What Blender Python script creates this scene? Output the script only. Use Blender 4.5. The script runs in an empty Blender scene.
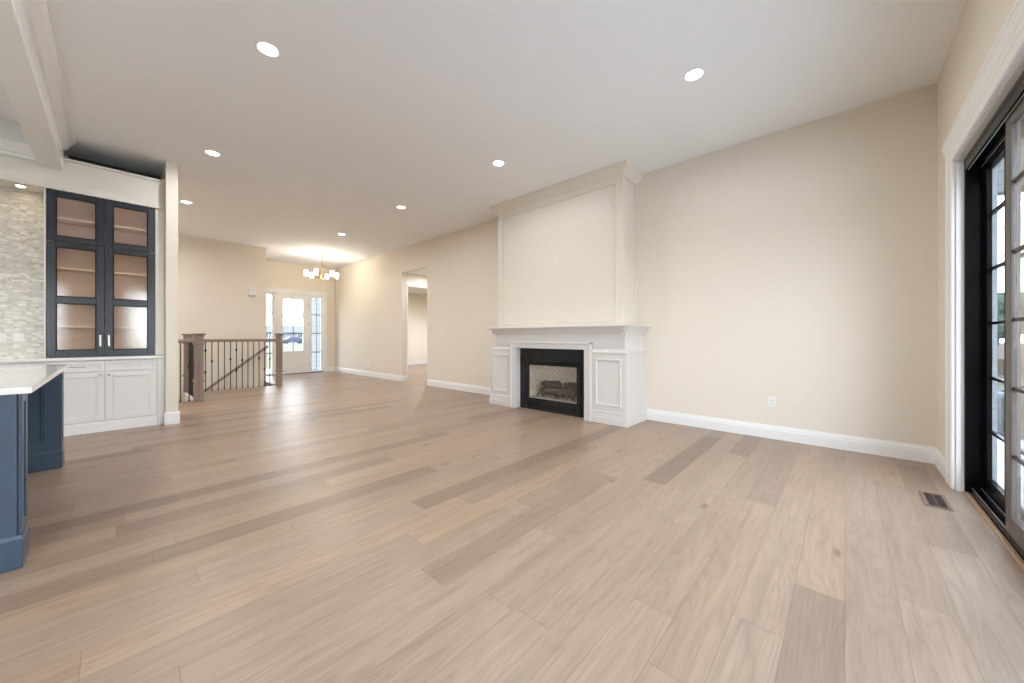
import bpy, bmesh, math, random
from mathutils import Vector, Matrix

# ------------------------------------------------------------------ camera, sky, exposure
S = bpy.context.scene
COL = S.collection
cam_d = bpy.data.cameras.new('camera')
cam = bpy.data.objects.new('camera', cam_d)
COL.objects.link(cam)
EYE = 1.15
cam.location = (0, 0, EYE)
cam.rotation_euler = (math.radians(90), 0, math.radians(42.45))
cam_d.sensor_fit = 'HORIZONTAL'
cam_d.sensor_width = 36.0
cam_d.lens = 36.0 * 364.0 / 1024.0
cam_d.shift_y = -4.5 / 1024.0
cam_d.clip_start = 0.02
cam_d.clip_end = 600
S.camera = cam

wd = bpy.data.worlds.new('overcast_sky')
S.world = wd
wd.use_nodes = True
wn = wd.node_tree.nodes
wl = wd.node_tree.links
bg = wn['Background']
SKY = 6.2
bg.inputs['Strength'].default_value = SKY
tc = wn.new('ShaderNodeTexCoord')
sep = wn.new('ShaderNodeSeparateXYZ')
wl.new(tc.outputs['Generated'], sep.inputs[0])
rmp = wn.new('ShaderNodeValToRGB')
rmp.color_ramp.elements[0].position = 0.0
rmp.color_ramp.elements[0].color = (0.95, 0.97, 1.0, 1)
rmp.color_ramp.elements[1].position = 0.8
rmp.color_ramp.elements[1].color = (0.62, 0.77, 1.0, 1)
wl.new(sep.outputs['Z'], rmp.inputs[0])
wl.new(rmp.outputs[0], bg.inputs['Color'])

CAN_WATTS = 11.0          # each recessed light
S.view_settings.view_transform = 'Standard'
S.view_settings.look = 'None'
S.view_settings.gamma = 1.0
S.view_settings.use_curve_mapping = False
S.view_settings.exposure = 0.50
cy = S.cycles
cy.max_bounces = 12
cy.diffuse_bounces = 6
cy.glossy_bounces = 5
cy.transmission_bounces = 6
cy.transparent_max_bounces = 16
cy.sample_clamp_indirect = 6.0
cy.caustics_reflective = False
cy.caustics_refractive = False

random.seed(7)
PI = math.pi
H = 3.45            # ceiling
W = 5.03            # fireplace wall
XR = 0.615          # sliding door wall
XF = -12.7          # front wall
XS = -11.0          # wall behind the stairs
XK = -7.27          # kitchen wall
YB = -5.2           # wall behind the camera
XT = -6.975           # tiled recess and cabinet lining
XC = -6.65          # face of the kitchen cabinets


# ------------------------------------------------------------------ materials
def nodes_of(name):
    m = bpy.data.materials.new(name)
    m.use_nodes = True
    return m, m.node_tree.nodes, m.node_tree.links, m.node_tree.nodes['Principled BSDF']


def mat(name, col, rough=0.5, metal=0.0, spec=0.5, noise=0.04, scale=14.0, bump=0.0, bscale=120.0, coat=0.0):
    m, n, l, p = nodes_of(name)
    p.inputs['Roughness'].default_value = rough
    p.inputs['Metallic'].default_value = metal
    p.inputs['Specular IOR Level'].default_value = spec
    p.inputs['Coat Weight'].default_value = coat
    t = n.new('ShaderNodeTexCoord')
    z = n.new('ShaderNodeTexNoise')
    z.inputs['Scale'].default_value = scale
    z.inputs['Detail'].default_value = 3
    l.new(t.outputs['Object'], z.inputs['Vector'])
    r = n.new('ShaderNodeValToRGB')
    r.color_ramp.elements[0].color = tuple(max(0, c * (1 - noise)) for c in col) + (1,)
    r.color_ramp.elements[1].color = tuple(min(1, c * (1 + noise)) for c in col) + (1,)
    r.color_ramp.elements[0].position = 0.3
    r.color_ramp.elements[1].position = 0.7
    l.new(z.outputs['Fac'], r.inputs[0])
    l.new(r.outputs[0], p.inputs['Base Color'])
    if bump:
        z2 = n.new('ShaderNodeTexNoise')
        z2.inputs['Scale'].default_value = bscale
        l.new(t.outputs['Object'], z2.inputs['Vector'])
        b = n.new('ShaderNodeBump')
        b.inputs['Strength'].default_value = bump
        b.inputs['Distance'].default_value = 0.004
        l.new(z2.outputs['Fac'], b.inputs['Height'])
        l.new(b.outputs[0], p.inputs['Normal'])
    return m


def emit(name, col, strength):
    m, n, l, p = nodes_of(name)
    p.inputs['Base Color'].default_value = (0.9, 0.9, 0.9, 1)
    p.inputs['Emission Color'].default_value = col + (1,)
    p.inputs['Emission Strength'].default_value = strength
    return m


def glass(name, tint=(0.96, 0.98, 0.98), boost=1.0, rough=0.0, wavy=0.0, wscale=40.0):
    """thin pane: clear, with the mirror share rising towards grazing angles"""
    m = bpy.data.materials.new(name)
    m.use_nodes = True
    n, l = m.node_tree.nodes, m.node_tree.links
    n.clear()
    o = n.new('ShaderNodeOutputMaterial')
    mix = n.new('ShaderNodeMixShader')
    tr = n.new('ShaderNodeBsdfTransparent')
    tr.inputs[0].default_value = tint + (1,)
    gl = n.new('ShaderNodeBsdfGlossy')
    gl.inputs['Roughness'].default_value = rough
    gl.inputs['Color'].default_value = (1, 1, 1, 1)
    lw = n.new('ShaderNodeLayerWeight')
    lw.inputs['Blend'].default_value = 0.5
    pw = n.new('ShaderNodeMath')
    pw.operation = 'POWER'
    pw.inputs[1].default_value = 5.0
    l.new(lw.outputs['Facing'], pw.inputs[0])
    ma = n.new('ShaderNodeMath')
    ma.operation = 'MULTIPLY_ADD'
    ma.inputs[1].default_value = 0.9
    ma.inputs[2].default_value = 0.04
    l.new(pw.outputs[0], ma.inputs[0])
    mu = n.new('ShaderNodeMath')
    mu.operation = 'MULTIPLY'
    mu.use_clamp = True
    mu.inputs[1].default_value = boost
    l.new(ma.outputs[0], mu.inputs[0])
    l.new(mu.outputs[0], mix.inputs[0])
    l.new(tr.outputs[0], mix.inputs[1])
    l.new(gl.outputs[0], mix.inputs[2])
    l.new(mix.outputs[0], o.inputs[0])
    if wavy:
        t = n.new('ShaderNodeTexCoord')
        z = n.new('ShaderNodeTexNoise')
        z.inputs['Scale'].default_value = wscale
        z.inputs['Detail'].default_value = 1.5
        l.new(t.outputs['Object'], z.inputs['Vector'])
        b = n.new('ShaderNodeBump')
        b.inputs['Strength'].default_value = wavy
        b.inputs['Distance'].default_value = 0.01
        l.new(z.outputs['Fac'], b.inputs['Height'])
        l.new(b.outputs[0], gl.inputs['Normal'])
    return m


def wood_floor():
    m, n, l, p = nodes_of('pale_oak_planks')

    def M(op, a, b=None, c=None):
        k = n.new('ShaderNodeMath')
        k.operation = op
        for i, v in enumerate((a, b, c)):
            if v is None:
                continue
            if isinstance(v, (int, float)):
                k.inputs[i].default_value = v
            else:
                l.new(v, k.inputs[i])
        return k.outputs[0]
    t = n.new('ShaderNodeTexCoord')
    s = n.new('ShaderNodeSeparateXYZ')
    l.new(t.outputs['Object'], s.inputs[0])
    X, Y = s.outputs['X'], s.outputs['Y']
    u = M('ADD', M('DIVIDE', X, 0.172), 100.0)
    row = M('FLOOR', u)
    fu = M('FRACT', u)
    w1 = n.new('ShaderNodeTexWhiteNoise')
    w1.noise_dimensions = '1D'
    l.new(row, w1.inputs['W'])
    v = M('ADD', M('DIVIDE', Y, 1.75), M('MULTIPLY', w1.outputs['Value'], 9.3))
    vid = M('FLOOR', v)
    fv = M('FRACT', v)
    cb = n.new('ShaderNodeCombineXYZ')
    l.new(row, cb.inputs[0])
    l.new(vid, cb.inputs[1])
    w2 = n.new('ShaderNodeTexWhiteNoise')
    w2.noise_dimensions = '2D'
    l.new(cb.outputs[0], w2.inputs['Vector'])
    tone = w2.outputs['Value']
    rr = n.new('ShaderNodeValToRGB')
    e = rr.color_ramp.elements
    e[0].position = 0.0
    e[0].color = (0.238, 0.167, 0.120, 1)
    e[1].position = 1.0
    e[1].color = (0.379, 0.274, 0.197, 1)
    for pos, c in ((0.15, (0.301, 0.215, 0.154, 1)), (0.4, (0.356, 0.257, 0.186, 1)), (0.7, (0.351, 0.257, 0.187, 1)), (0.86, (0.367, 0.256, 0.172, 1))):
        k = e.new(pos)
        k.color = c
    l.new(tone, rr.inputs[0])
    # long grain
    g = n.new('ShaderNodeCombineXYZ')
    l.new(M('ADD', M('MULTIPLY', X, 26.0), M('MULTIPLY', tone, 91.0)), g.inputs[0])
    l.new(M('ADD', M('MULTIPLY', Y, 1.5), M('MULTIPLY', tone, 57.0)), g.inputs[1])
    z = n.new('ShaderNodeTexNoise')
    z.inputs['Scale'].default_value = 1.0
    z.inputs['Detail'].default_value = 5
    z.inputs['Distortion'].default_value = 0.8
    l.new(g.outputs[0], z.inputs['Vector'])
    # fine pores
    g5 = n.new('ShaderNodeCombineXYZ')
    l.new(M('ADD', M('MULTIPLY', X, 150.0), M('MULTIPLY', tone, 41.0)), g5.inputs[0])
    l.new(M('MULTIPLY', Y, 5.0), g5.inputs[1])
    z5 = n.new('ShaderNodeTexNoise')
    z5.inputs['Scale'].default_value = 1.0
    z5.inputs['Detail'].default_value = 3
    l.new(g5.outputs[0], z5.inputs['Vector'])
    # cathedral figure
    g2 = n.new('ShaderNodeCombineXYZ')
    l.new(M('ADD', M('MULTIPLY', X, 7.0), M('MULTIPLY', tone, 31.0)), g2.inputs[0])
    l.new(M('ADD', M('MULTIPLY', Y, 0.75), M('MULTIPLY', tone, 17.0)), g2.inputs[1])
    z3 = n.new('ShaderNodeTexNoise')
    z3.inputs['Scale'].default_value = 1.0
    z3.inputs['Detail'].default_value = 1.5
    l.new(g2.outputs[0], z3.inputs['Vector'])
    ring = M('PINGPONG', M('MULTIPLY', z3.outputs['Fac'], 16.0), 0.5)
    ringf = M('MULTIPLY', M('POWER', M('MULTIPLY', ring, 2.0), 3.0), 0.11)
    val = M('SUBTRACT', M('ADD', M('ADD', 0.58, M('MULTIPLY', z.outputs['Fac'], 0.52)), M('MULTIPLY', z5.outputs['Fac'], 0.34)), ringf)
    # broad smoky drift inside a board
    z4 = n.new('ShaderNodeTexNoise')
    z4.inputs['Scale'].default_value = 0.35
    l.new(g2.outputs[0], z4.inputs['Vector'])
    val = M('MULTIPLY', val, M('ADD', 0.86, M('MULTIPLY', z4.outputs['Fac'], 0.28)))
    # knots
    kc = n.new('ShaderNodeCombineXYZ')
    l.new(M('MULTIPLY', X, 3.1), kc.inputs[0])
    l.new(M('MULTIPLY', Y, 0.95), kc.inputs[1])
    vo = n.new('ShaderNodeTexVoronoi')
    vo.voronoi_dimensions = '2D'
    vo.inputs['Scale'].default_value = 1.0
    l.new(kc.outputs[0], vo.inputs['Vector'])
    sc = n.new('ShaderNodeSeparateColor')
    l.new(vo.outputs['Color'], sc.inputs[0])
    pick = M('GREATER_THAN', sc.outputs[0], 0.74)
    kr = n.new('ShaderNodeMapRange')
    kr.inputs['From Min'].default_value = 0.02
    kr.inputs['From Max'].default_value = 0.075
    kr.inputs['To Min'].default_value = 0.75
    kr.inputs['To Max'].default_value = 0.0
    l.new(M('ADD', vo.outputs['Distance'], M('MULTIPLY', M('SUBTRACT', z.outputs['Fac'], 0.5), 0.13)), kr.inputs['Value'])
    knot = M('MULTIPLY', kr.outputs[0], pick)
    # seams
    eu = M('MINIMUM', fu, M('SUBTRACT', 1.0, fu))
    ev = M('MINIMUM', fv, M('SUBTRACT', 1.0, fv))
    su = M('LESS_THAN', eu, 0.0075)
    sv = M('LESS_THAN', ev, 0.0009)
    seam = M('MAXIMUM', su, sv)
    val = M('MULTIPLY', val, M('SUBTRACT', 1.0, M('MULTIPLY', seam, 0.30)))
    hs = n.new('ShaderNodeVectorMath')
    hs.operation = 'SCALE'
    l.new(rr.outputs[0], hs.inputs[0])
    l.new(val, hs.inputs['Scale'])
    mx = n.new('ShaderNodeMix')
    mx.data_type = 'RGBA'
    l.new(knot, mx.inputs['Factor'])
    l.new(hs.outputs[0], mx.inputs['A'])
    mx.inputs['B'].default_value = (0.17, 0.105, 0.065, 1)
    l.new(mx.outputs['Result'], p.inputs['Base Color'])
    l.new(M('ADD', 0.29, M('MULTIPLY', z.outputs['Fac'], 0.12)), p.inputs['Roughness'])
    p.inputs['Specular IOR Level'].default_value = 0.42
    b = n.new('ShaderNodeBump')
    b.inputs['Strength'].default_value = 0.12
    b.inputs['Distance'].default_value = 0.002
    l.new(M('SUBTRACT', z.outputs['Fac'], M('MULTIPLY', seam, 1.5)), b.inputs['Height'])
    l.new(b.outputs[0], p.inputs['Normal'])
    return m


def pearl_mosaic():
    m, n, l, p = nodes_of('pearl_mosaic_tile')
    t = n.new('ShaderNodeTexCoord')
    mp = n.new('ShaderNodeMapping')
    mp.inputs['Scale'].default_value = (1, 0.62, 1.25)
    l.new(t.outputs['Object'], mp.inputs['Vector'])
    v = n.new('ShaderNodeTexVoronoi')
    v.inputs['Scale'].default_value = 36.0
    v.inputs['Randomness'].default_value = 0.55
    l.new(mp.outputs[0], v.inputs['Vector'])
    s = n.new('ShaderNodeSeparateColor')
    l.new(v.outputs['Color'], s.inputs[0])
    r = n.new('ShaderNodeValToRGB')
    e = r.color_ramp.elements
    e[0].color = (0.47, 0.43, 0.36, 1)
    e[1].color = (0.80, 0.77, 0.70, 1)
    k = e.new(0.2)
    k.color = (0.57, 0.53, 0.45, 1)
    k = e.new(0.7)
    k.color = (0.65, 0.61, 0.53, 1)
    l.new(s.outputs[0], r.inputs[0])
    d = n.new('ShaderNodeTexVoronoi')
    d.feature = 'DISTANCE_TO_EDGE'
    d.inputs['Scale'].default_value = 36.0
    d.inputs['Randomness'].default_value = 0.55
    l.new(mp.outputs[0], d.inputs['Vector'])
    g = n.new('ShaderNodeMath')
    g.operation = 'LESS_THAN'
    g.inputs[1].default_value = 0.035
    l.new(d.outputs['Distance'], g.inputs[0])
    mx = n.new('ShaderNodeMix')
    mx.data_type = 'RGBA'
    l.new(g.outputs[0], mx.inputs['Factor'])
    l.new(r.outputs[0], mx.inputs['A'])
    mx.inputs['B'].default_value = (0.62, 0.59, 0.53, 1)
    l.new(mx.outputs['Result'], p.inputs['Base Color'])
    p.inputs['Roughness'].default_value = 0.22
    b = n.new('ShaderNodeBump')
    b.inputs['Strength'].default_value = 0.6
    b.inputs['Distance'].default_value = 0.006
    l.new(s.outputs[1], b.inputs['Height'])
    l.new(b.outputs[0], p.inputs['Normal'])
    return m


def stripes(name, c1, c2, axis, pitch, line=0.12, rough=0.6, bump=0.5):
    """siding or board lines across one axis"""
    m, n, l, p = nodes_of(name)
    t = n.new('ShaderNodeTexCoord')
    s = n.new('ShaderNodeSeparateXYZ')
    l.new(t.outputs['Object'], s.inputs[0])
    a = n.new('ShaderNodeMath')
    a.operation = 'DIVIDE'
    a.inputs[1].default_value = pitch
    l.new(s.outputs[axis], a.inputs[0])
    f = n.new('ShaderNodeMath')
    f.operation = 'FRACT'
    l.new(a.outputs[0], f.inputs[0])
    g = n.new('ShaderNodeMath')
    g.operation = 'LESS_THAN'
    g.inputs[1].default_value = line
    l.new(f.outputs[0], g.inputs[0])
    mx = n.new('ShaderNodeMix')
    mx.data_type = 'RGBA'
    l.new(g.outputs[0], mx.inputs['Factor'])
    mx.inputs['A'].default_value = c1 + (1,)
    mx.inputs['B'].default_value = c2 + (1,)
    l.new(mx.outputs['Result'], p.inputs['Base Color'])
    p.inputs['Roughness'].default_value = rough
    b = n.new('ShaderNodeBump')
    b.inputs['Strength'].default_value = bump
    b.inputs['Distance'].default_value = 0.01
    l.new(f.outputs[0], b.inputs['Height'])
    l.new(b.outputs[0], p.inputs['Normal'])
    return m


def grainwood(name, dark, light, scale=1.0, rough=0.45, stretch=(14, 14, 1.2)):
    m, n, l, p = nodes_of(name)
    t = n.new('ShaderNodeTexCoord')
    mp = n.new('ShaderNodeMapping')
    mp.inputs['Scale'].default_value = stretch
    l.new(t.outputs['Object'], mp.inputs['Vector'])
    z = n.new('ShaderNodeTexNoise')
    z.inputs['Scale'].default_value = scale
    z.inputs['Detail'].default_value = 4
    z.inputs['Distortion'].default_value = 0.6
    l.new(mp.outputs[0], z.inputs['Vector'])
    r = n.new('ShaderNodeValToRGB')
    r.color_ramp.elements[0].color = dark + (1,)
    r.color_ramp.elements[1].color = light + (1,)
    r.color_ramp.elements[0].position = 0.3
    r.color_ramp.elements[1].position = 0.7
    l.new(z.outputs['Fac'], r.inputs[0])
    l.new(r.outputs[0], p.inputs['Base Color'])
    p.inputs['Roughness'].default_value = rough
    return m


def herringbone():
    m, n, l, p = nodes_of('split_firebrick')
    t = n.new('ShaderNodeTexCoord')
    s = n.new('ShaderNodeSeparateXYZ')
    l.new(t.outputs['Object'], s.inputs[0])
    ad = n.new('ShaderNodeMath')
    ad.operation = 'ADD'
    l.new(s.outputs[0], ad.inputs[0])
    l.new(s.outputs[1], ad.inputs[1])
    cb = n.new('ShaderNodeCombineXYZ')
    l.new(ad.outputs[0], cb.inputs[0])
    l.new(s.outputs[2], cb.inputs[1])
    mp = n.new('ShaderNodeMapping')
    mp.inputs['Rotation'].default_value = (0, 0, math.radians(42))
    l.new(cb.outputs[0], mp.inputs['Vector'])
    b = n.new('ShaderNodeTexBrick')
    b.inputs['Scale'].default_value = 1.0
    b.inputs['Brick Width'].default_value = 0.2
    b.inputs['Row Height'].default_value = 0.065
    b.inputs['Mortar Size'].default_value = 0.006
    b.inputs['Color1'].default_value = (0.95, 0.88, 0.74, 1)
    b.inputs['Color2'].default_value = (0.90, 0.82, 0.68, 1)
    b.inputs['Mortar'].default_value = (0.70, 0.62, 0.50, 1)
    l.new(mp.outputs[0], b.inputs['Vector'])
    z = n.new('ShaderNodeTexNoise')
    z.inputs['Scale'].default_value = 7.0
    l.new(t.outputs['Object'], z.inputs['Vector'])
    mx = n.new('ShaderNodeMix')
    mx.data_type = 'RGBA'
    mx.blend_type = 'MULTIPLY'
    mx.inputs['Factor'].default_value = 0.25
    l.new(b.outputs['Color'], mx.inputs['A'])
    l.new(z.outputs['Fac'], mx.inputs['B'])
    l.new(mx.outputs['Result'], p.inputs['Base Color'])
    p.inputs['Roughness'].default_value = 0.85
    return m


WALL = mat('cream_wall_paint', (0.80, 0.735, 0.635), 0.6, noise=0.008, scale=0.8, spec=0.3, bump=0.03, bscale=250)
CEIL = mat('ceiling_paint', (0.88, 0.885, 0.885), 0.75, noise=0.006, scale=0.7, spec=0.2)
TRIM = mat('white_trim_paint', (0.86, 0.855, 0.845), 0.35, noise=0.006, spec=0.45)
BREAST = mat('cream_breast_paint', (0.80, 0.74, 0.645), 0.45, noise=0.006)
CREAMTRIM = mat('cream_cabinet_paint', (0.76, 0.725, 0.66), 0.4, noise=0.008, spec=0.45)
CABW = mat('warm_white_cabinet_paint', (0.80, 0.785, 0.755), 0.4, noise=0.008, spec=0.45)
FLOOR = wood_floor()
NAVY = mat('navy_cabinet_paint', (0.050, 0.080, 0.122), 0.33, noise=0.05, spec=0.5)
CHAR = mat('charcoal_cabinet_paint', (0.014, 0.020, 0.029), 0.26, noise=0.05, spec=0.6)
QUARTZ = mat('white_quartz', (0.84, 0.83, 0.80), 0.08, noise=0.03, scale=5, spec=0.55)
MOSAIC = pearl_mosaic()
BLACK = mat('black_door_frame', (0.006, 0.006, 0.007), 0.2, noise=0.1, spec=0.3)
BLACK.node_tree.nodes['Principled BSDF'].inputs['IOR'].default_value = 1.2
BRONZE = mat('bronze_sash_edge', (0.10, 0.085, 0.075), 0.4, noise=0.05)
ALU = mat('silver_track', (0.55, 0.55, 0.55), 0.35, metal=0.9, noise=0.03)
OAKSTRIP = grainwood('oak_threshold', (0.34, 0.22, 0.13), (0.46, 0.31, 0.20), stretch=(30, 1.5, 30))
NEWEL = grainwood('grey_brown_stain', (0.235, 0.178, 0.145), (0.325, 0.255, 0.215))
IRON = mat('black_iron', (0.02, 0.018, 0.016), 0.4, metal=0.4, noise=0.1)
BRASS = mat('brushed_brass', (0.78, 0.58, 0.28), 0.3, metal=1.0, noise=0.04)
CHROME = mat('polished_nickel', (0.78, 0.76, 0.73), 0.2, metal=1.0, noise=0.02)
BTILE = mat('black_glazed_tile', (0.008, 0.009, 0.012), 0.12, noise=0.1, spec=0.4)
BMETAL = mat('black_firebox_metal', (0.008, 0.008, 0.008), 0.4, metal=0.0, noise=0.1)
BRICK = herringbone()
LOG = mat('charred_log', (0.062, 0.054, 0.048), 0.9, noise=0.65, scale=16, bump=1.0, bscale=40)
EMBER = mat('pale_ember_bed', (0.42, 0.38, 0.32), 0.95, noise=0.5, scale=30, bump=1.0, bscale=70)
MAPLE = grainwood('maple_cabinet_lining', (0.78, 0.56, 0.39), (0.86, 0.64, 0.47), stretch=(2, 2, 12), rough=0.5)
PLASTIC = mat('white_plastic', (0.83, 0.82, 0.79), 0.35, noise=0.01)
SLOT = mat('dark_slot', (0.06, 0.06, 0.06), 0.6)
CLAD = mat('pale_grey_cladding', (0.46, 0.49, 0.52), 0.5)
GROUT = mat('dark_grout', (0.16, 0.16, 0.165), 0.6)
GAPSHADE = mat('painted_gap_shade', (0.10, 0.095, 0.09), 0.7)  # shade of the gap above the cabinet, put into the colour
REGFRAME = mat('brown_register_frame', (0.235, 0.165, 0.135), 0.45, metal=0.3, noise=0.06)
REGDARK = mat('dark_register_slats', (0.085, 0.055, 0.048), 0.45, metal=0.3, noise=0.1)
PANE = glass('clear_pane')
SEEDED = glass('seeded_cabinet_glass', (0.985, 0.98, 0.97), 2.2, 0.0, 0.028, 120.0)
FIREGLASS = glass('firebox_pane', (0.98, 0.98, 0.98), 1.3)
CAN = emit('lit_downlight_lens', (0.97, 0.975, 1.0), 6.0)
MANTEL = mat('pale_mantel_paint', (0.70, 0.675, 0.65), 0.35, noise=0.006, spec=0.45)
PUCK = emit('lit_puck_lens', (1.0, 0.84, 0.62), 40.0)
GLOWSTRIP = emit('added_warm_glow', (1.0, 0.80, 0.58), 0.9)  # glow added to brighten the cabinet interior
SHADE = emit('lit_frosted_shade', (1.0, 0.89, 0.74), 34.0)
CONC = mat('patio_concrete', (0.70, 0.70, 0.69), 0.85, noise=0.12, scale=6)
LAWN = mat('autumn_lawn', (0.085, 0.085, 0.036), 0.95, noise=0.35, scale=3)
FIELD = mat('brown_field', (0.11, 0.07, 0.038), 0.95, noise=0.3, scale=0.4)
ASPH = mat('asphalt_road', (0.16, 0.16, 0.165), 0.9, noise=0.2, scale=4)
SIDING = stripes('pale_grey_siding', (0.165, 0.17, 0.17), (0.085, 0.09, 0.09), 2, 0.15)
SIDING2 = stripes('blue_grey_siding', (0.15, 0.18, 0.21), (0.08, 0.10, 0.12), 2, 0.12)
POST = mat('grey_porch_post', (0.20, 0.24, 0.29), 0.6, noise=0.05)
ROOFS = mat('slate_shingles', (0.10, 0.10, 0.115), 0.9, noise=0.25, scale=9)
CARB = mat('dark_blue_car_paint', (0.03, 0.04, 0.09), 0.2, noise=0.05)
RUBBER = mat('tyre_rubber', (0.02, 0.02, 0.02), 0.8)
TREE = mat('distant_foliage', (0.07, 0.10, 0.055), 0.95, noise=0.4, scale=1.2)
BARK = mat('grey_bark', (0.12, 0.09, 0.07), 0.95, noise=0.3)
ACM = mat('grey_unit_case', (0.12, 0.13, 0.14), 0.5, noise=0.08)
BASEMENT = mat('basement_floor', (0.3, 0.29, 0.27), 0.9)
BACKWIN = mat('far_house_glass', (0.05, 0.06, 0.08), 0.1)


# ------------------------------------------------------------------ mesh helper
class MB:
    def __init__(s):
        s.bm = bmesh.new()

    def box(s, x0, x1, y0, y1, z0, z1, bev=0.0, seg=1):
        m = Matrix.Translation(((x0 + x1) / 2, (y0 + y1) / 2, (z0 + z1) / 2)) @ Matrix.Diagonal((abs(x1 - x0), abs(y1 - y0), abs(z1 - z0), 1))
        r = bmesh.ops.create_cube(s.bm, size=1.0, matrix=m)
        if bev:
            es = set()
            for v in r['verts']:
                es.update(v.link_edges)
            bmesh.ops.bevel(s.bm, geom=list(es), offset=bev, segments=seg, affect='EDGES', profile=0.5)
        return s

    def cyl(s, p0, p1, r0, r1=None, n=16):
        p0, p1 = Vector(p0), Vector(p1)
        r1 = r0 if r1 is None else r1
        d = p1 - p0
        m = Matrix.Translation((p0 + p1) / 2) @ d.to_track_quat('Z', 'Y').to_matrix().to_4x4()
        bmesh.ops.create_cone(s.bm, cap_ends=True, segments=n, radius1=r0, radius2=r1, depth=d.length, matrix=m)
        return s

    def ball(s, c, r, n=12, sq=(1, 1, 1)):
        m = Matrix.Translation(c) @ Matrix.Diagonal((sq[0], sq[1], sq[2], 1))
        bmesh.ops.create_uvsphere(s.bm, u_segments=n, v_segments=max(6, n // 2), radius=r, matrix=m)
        return s

    def lathe(s, prof, c, n=24):
        rings = []
        for r, z in prof:
            rings.append([s.bm.verts.new((c[0] + r * math.cos(2 * PI * i / n), c[1] + r * math.sin(2 * PI * i / n), c[2] + z)) for i in range(n)])
        for a, b in zip(rings, rings[1:]):
            for i in range(n):
                s.bm.faces.new((a[i], a[(i + 1) % n], b[(i + 1) % n], b[i]))
        s.bm.faces.new(list(reversed(rings[0])))
        s.bm.faces.new(rings[-1])
        return s

    def prism(s, poly, axis, a, b):
        """poly in the two other axes (in x,y,z order), extruded from a to b along axis"""
        def P(u, v, w):
            return {'x': (w, u, v), 'y': (u, w, v), 'z': (u, v, w)}[axis]
        A = [s.bm.verts.new(P(u, v, a)) for u, v in poly]
        B = [s.bm.verts.new(P(u, v, b)) for u, v in poly]
        k = len(poly)
        s.bm.faces.new(A)
        s.bm.faces.new(list(reversed(B)))
        for i in range(k):
            s.bm.faces.new((A[i], B[i], B[(i + 1) % k], A[(i + 1) % k]))
        return s

    def tube(s, pts, r, n=10):
        pts = [Vector(p) for p in pts]
        rings = []
        for i, p in enumerate(pts):
            d = (pts[min(i + 1, len(pts) - 1)] - pts[max(i - 1, 0)]).normalized()
            q = d.to_track_quat('Z', 'Y')
            rr = r[i] if isinstance(r, (list, tuple)) else r
            rings.append([s.bm.verts.new(p + q @ Vector((rr * math.cos(2 * PI * k / n), rr * math.sin(2 * PI * k / n), 0))) for k in range(n)])
        for a, b in zip(rings, rings[1:]):
            for k in range(n):
                s.bm.faces.new((a[k], a[(k + 1) % n], b[(k + 1) % n], b[k]))
        s.bm.faces.new(list(reversed(rings[0])))
        s.bm.faces.new(rings[-1])
        return s

    def ring(s, axis, u0, u1, v0, v1, w, a, b, bev=0.0):
        """rectangular frame of bar width w in the plane across axis, between a and b"""
        def bx(p0, p1, q0, q1):
            if axis == 'x':
                s.box(a, b, p0, p1, q0, q1, bev)
            elif axis == 'y':
                s.box(p0, p1, a, b, q0, q1, bev)
            else:
                s.box(p0, p1, q0, q1, a, b, bev)
        bx(u0, u0 + w, v0, v1)
        bx(u1 - w, u1, v0, v1)
        bx(u0 + w, u1 - w, v0, v0 + w)
        bx(u0 + w, u1 - w, v1 - w, v1)
        return s

    def build(s, name, m, parent=None, smooth=False, origin=None):
        bmesh.ops.recalc_face_normals(s.bm, faces=s.bm.faces)
        if origin is not None:
            o = Vector(origin)
        elif parent is not None:
            o = ROOT[parent.name]
        else:
            c = [v.co for v in s.bm.verts]
            mn = [min(v[i] for v in c) for i in range(3)]
            mx = [max(v[i] for v in c) for i in range(3)]
            o = Vector(((mn[0] + mx[0]) / 2, (mn[1] + mx[1]) / 2, mn[2]))
        bmesh.ops.translate(s.bm, verts=s.bm.verts, vec=-o)
        me = bpy.data.meshes.new(name)
        s.bm.to_mesh(me)
        s.bm.free()
        me.materials.append(m)
        if smooth:
            for f in me.polygons:
                f.use_smooth = True
            try:
                me.set_sharp_from_angle(angle=math.radians(40))
            except Exception:
                pass
        ob = bpy.data.objects.new(name, me)
        COL.objects.link(ob)
        if parent is None:
            ob.location = o
        else:
            ob.parent = parent
        ROOT[ob.name] = o
        return ob


ROOT = {}


def tag(o, label, cat, group=None, kind=None):
    o['label'] = label
    o['category'] = cat
    if group:
        o['group'] = group
    if kind:
        o['kind'] = kind
    return o


def thing(name, loc, label, cat, group=None, kind=None):
    o = bpy.data.objects.new(name, None)
    o.empty_display_size = 0.1
    COL.objects.link(o)
    o.location = loc
    ROOT[o.name] = Vector(loc)
    return tag(o, label, cat, group, kind)


def struct(mb, name, m, label, cat, origin=None, smooth=False):
    return tag(mb.build(name, m, None, smooth, origin), label, cat, kind='structure')


def copy_tree(o, dz=(0, 0, 0), label=None, parent=None):
    c = o.copy()
    COL.objects.link(c)
    if parent is None:
        c.location = Vector(o.location) + Vector(dz)
        c['label'] = label
    else:
        c.parent = parent
    for ch in list(o.children):
        copy_tree(ch, parent=c)
    return c


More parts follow.
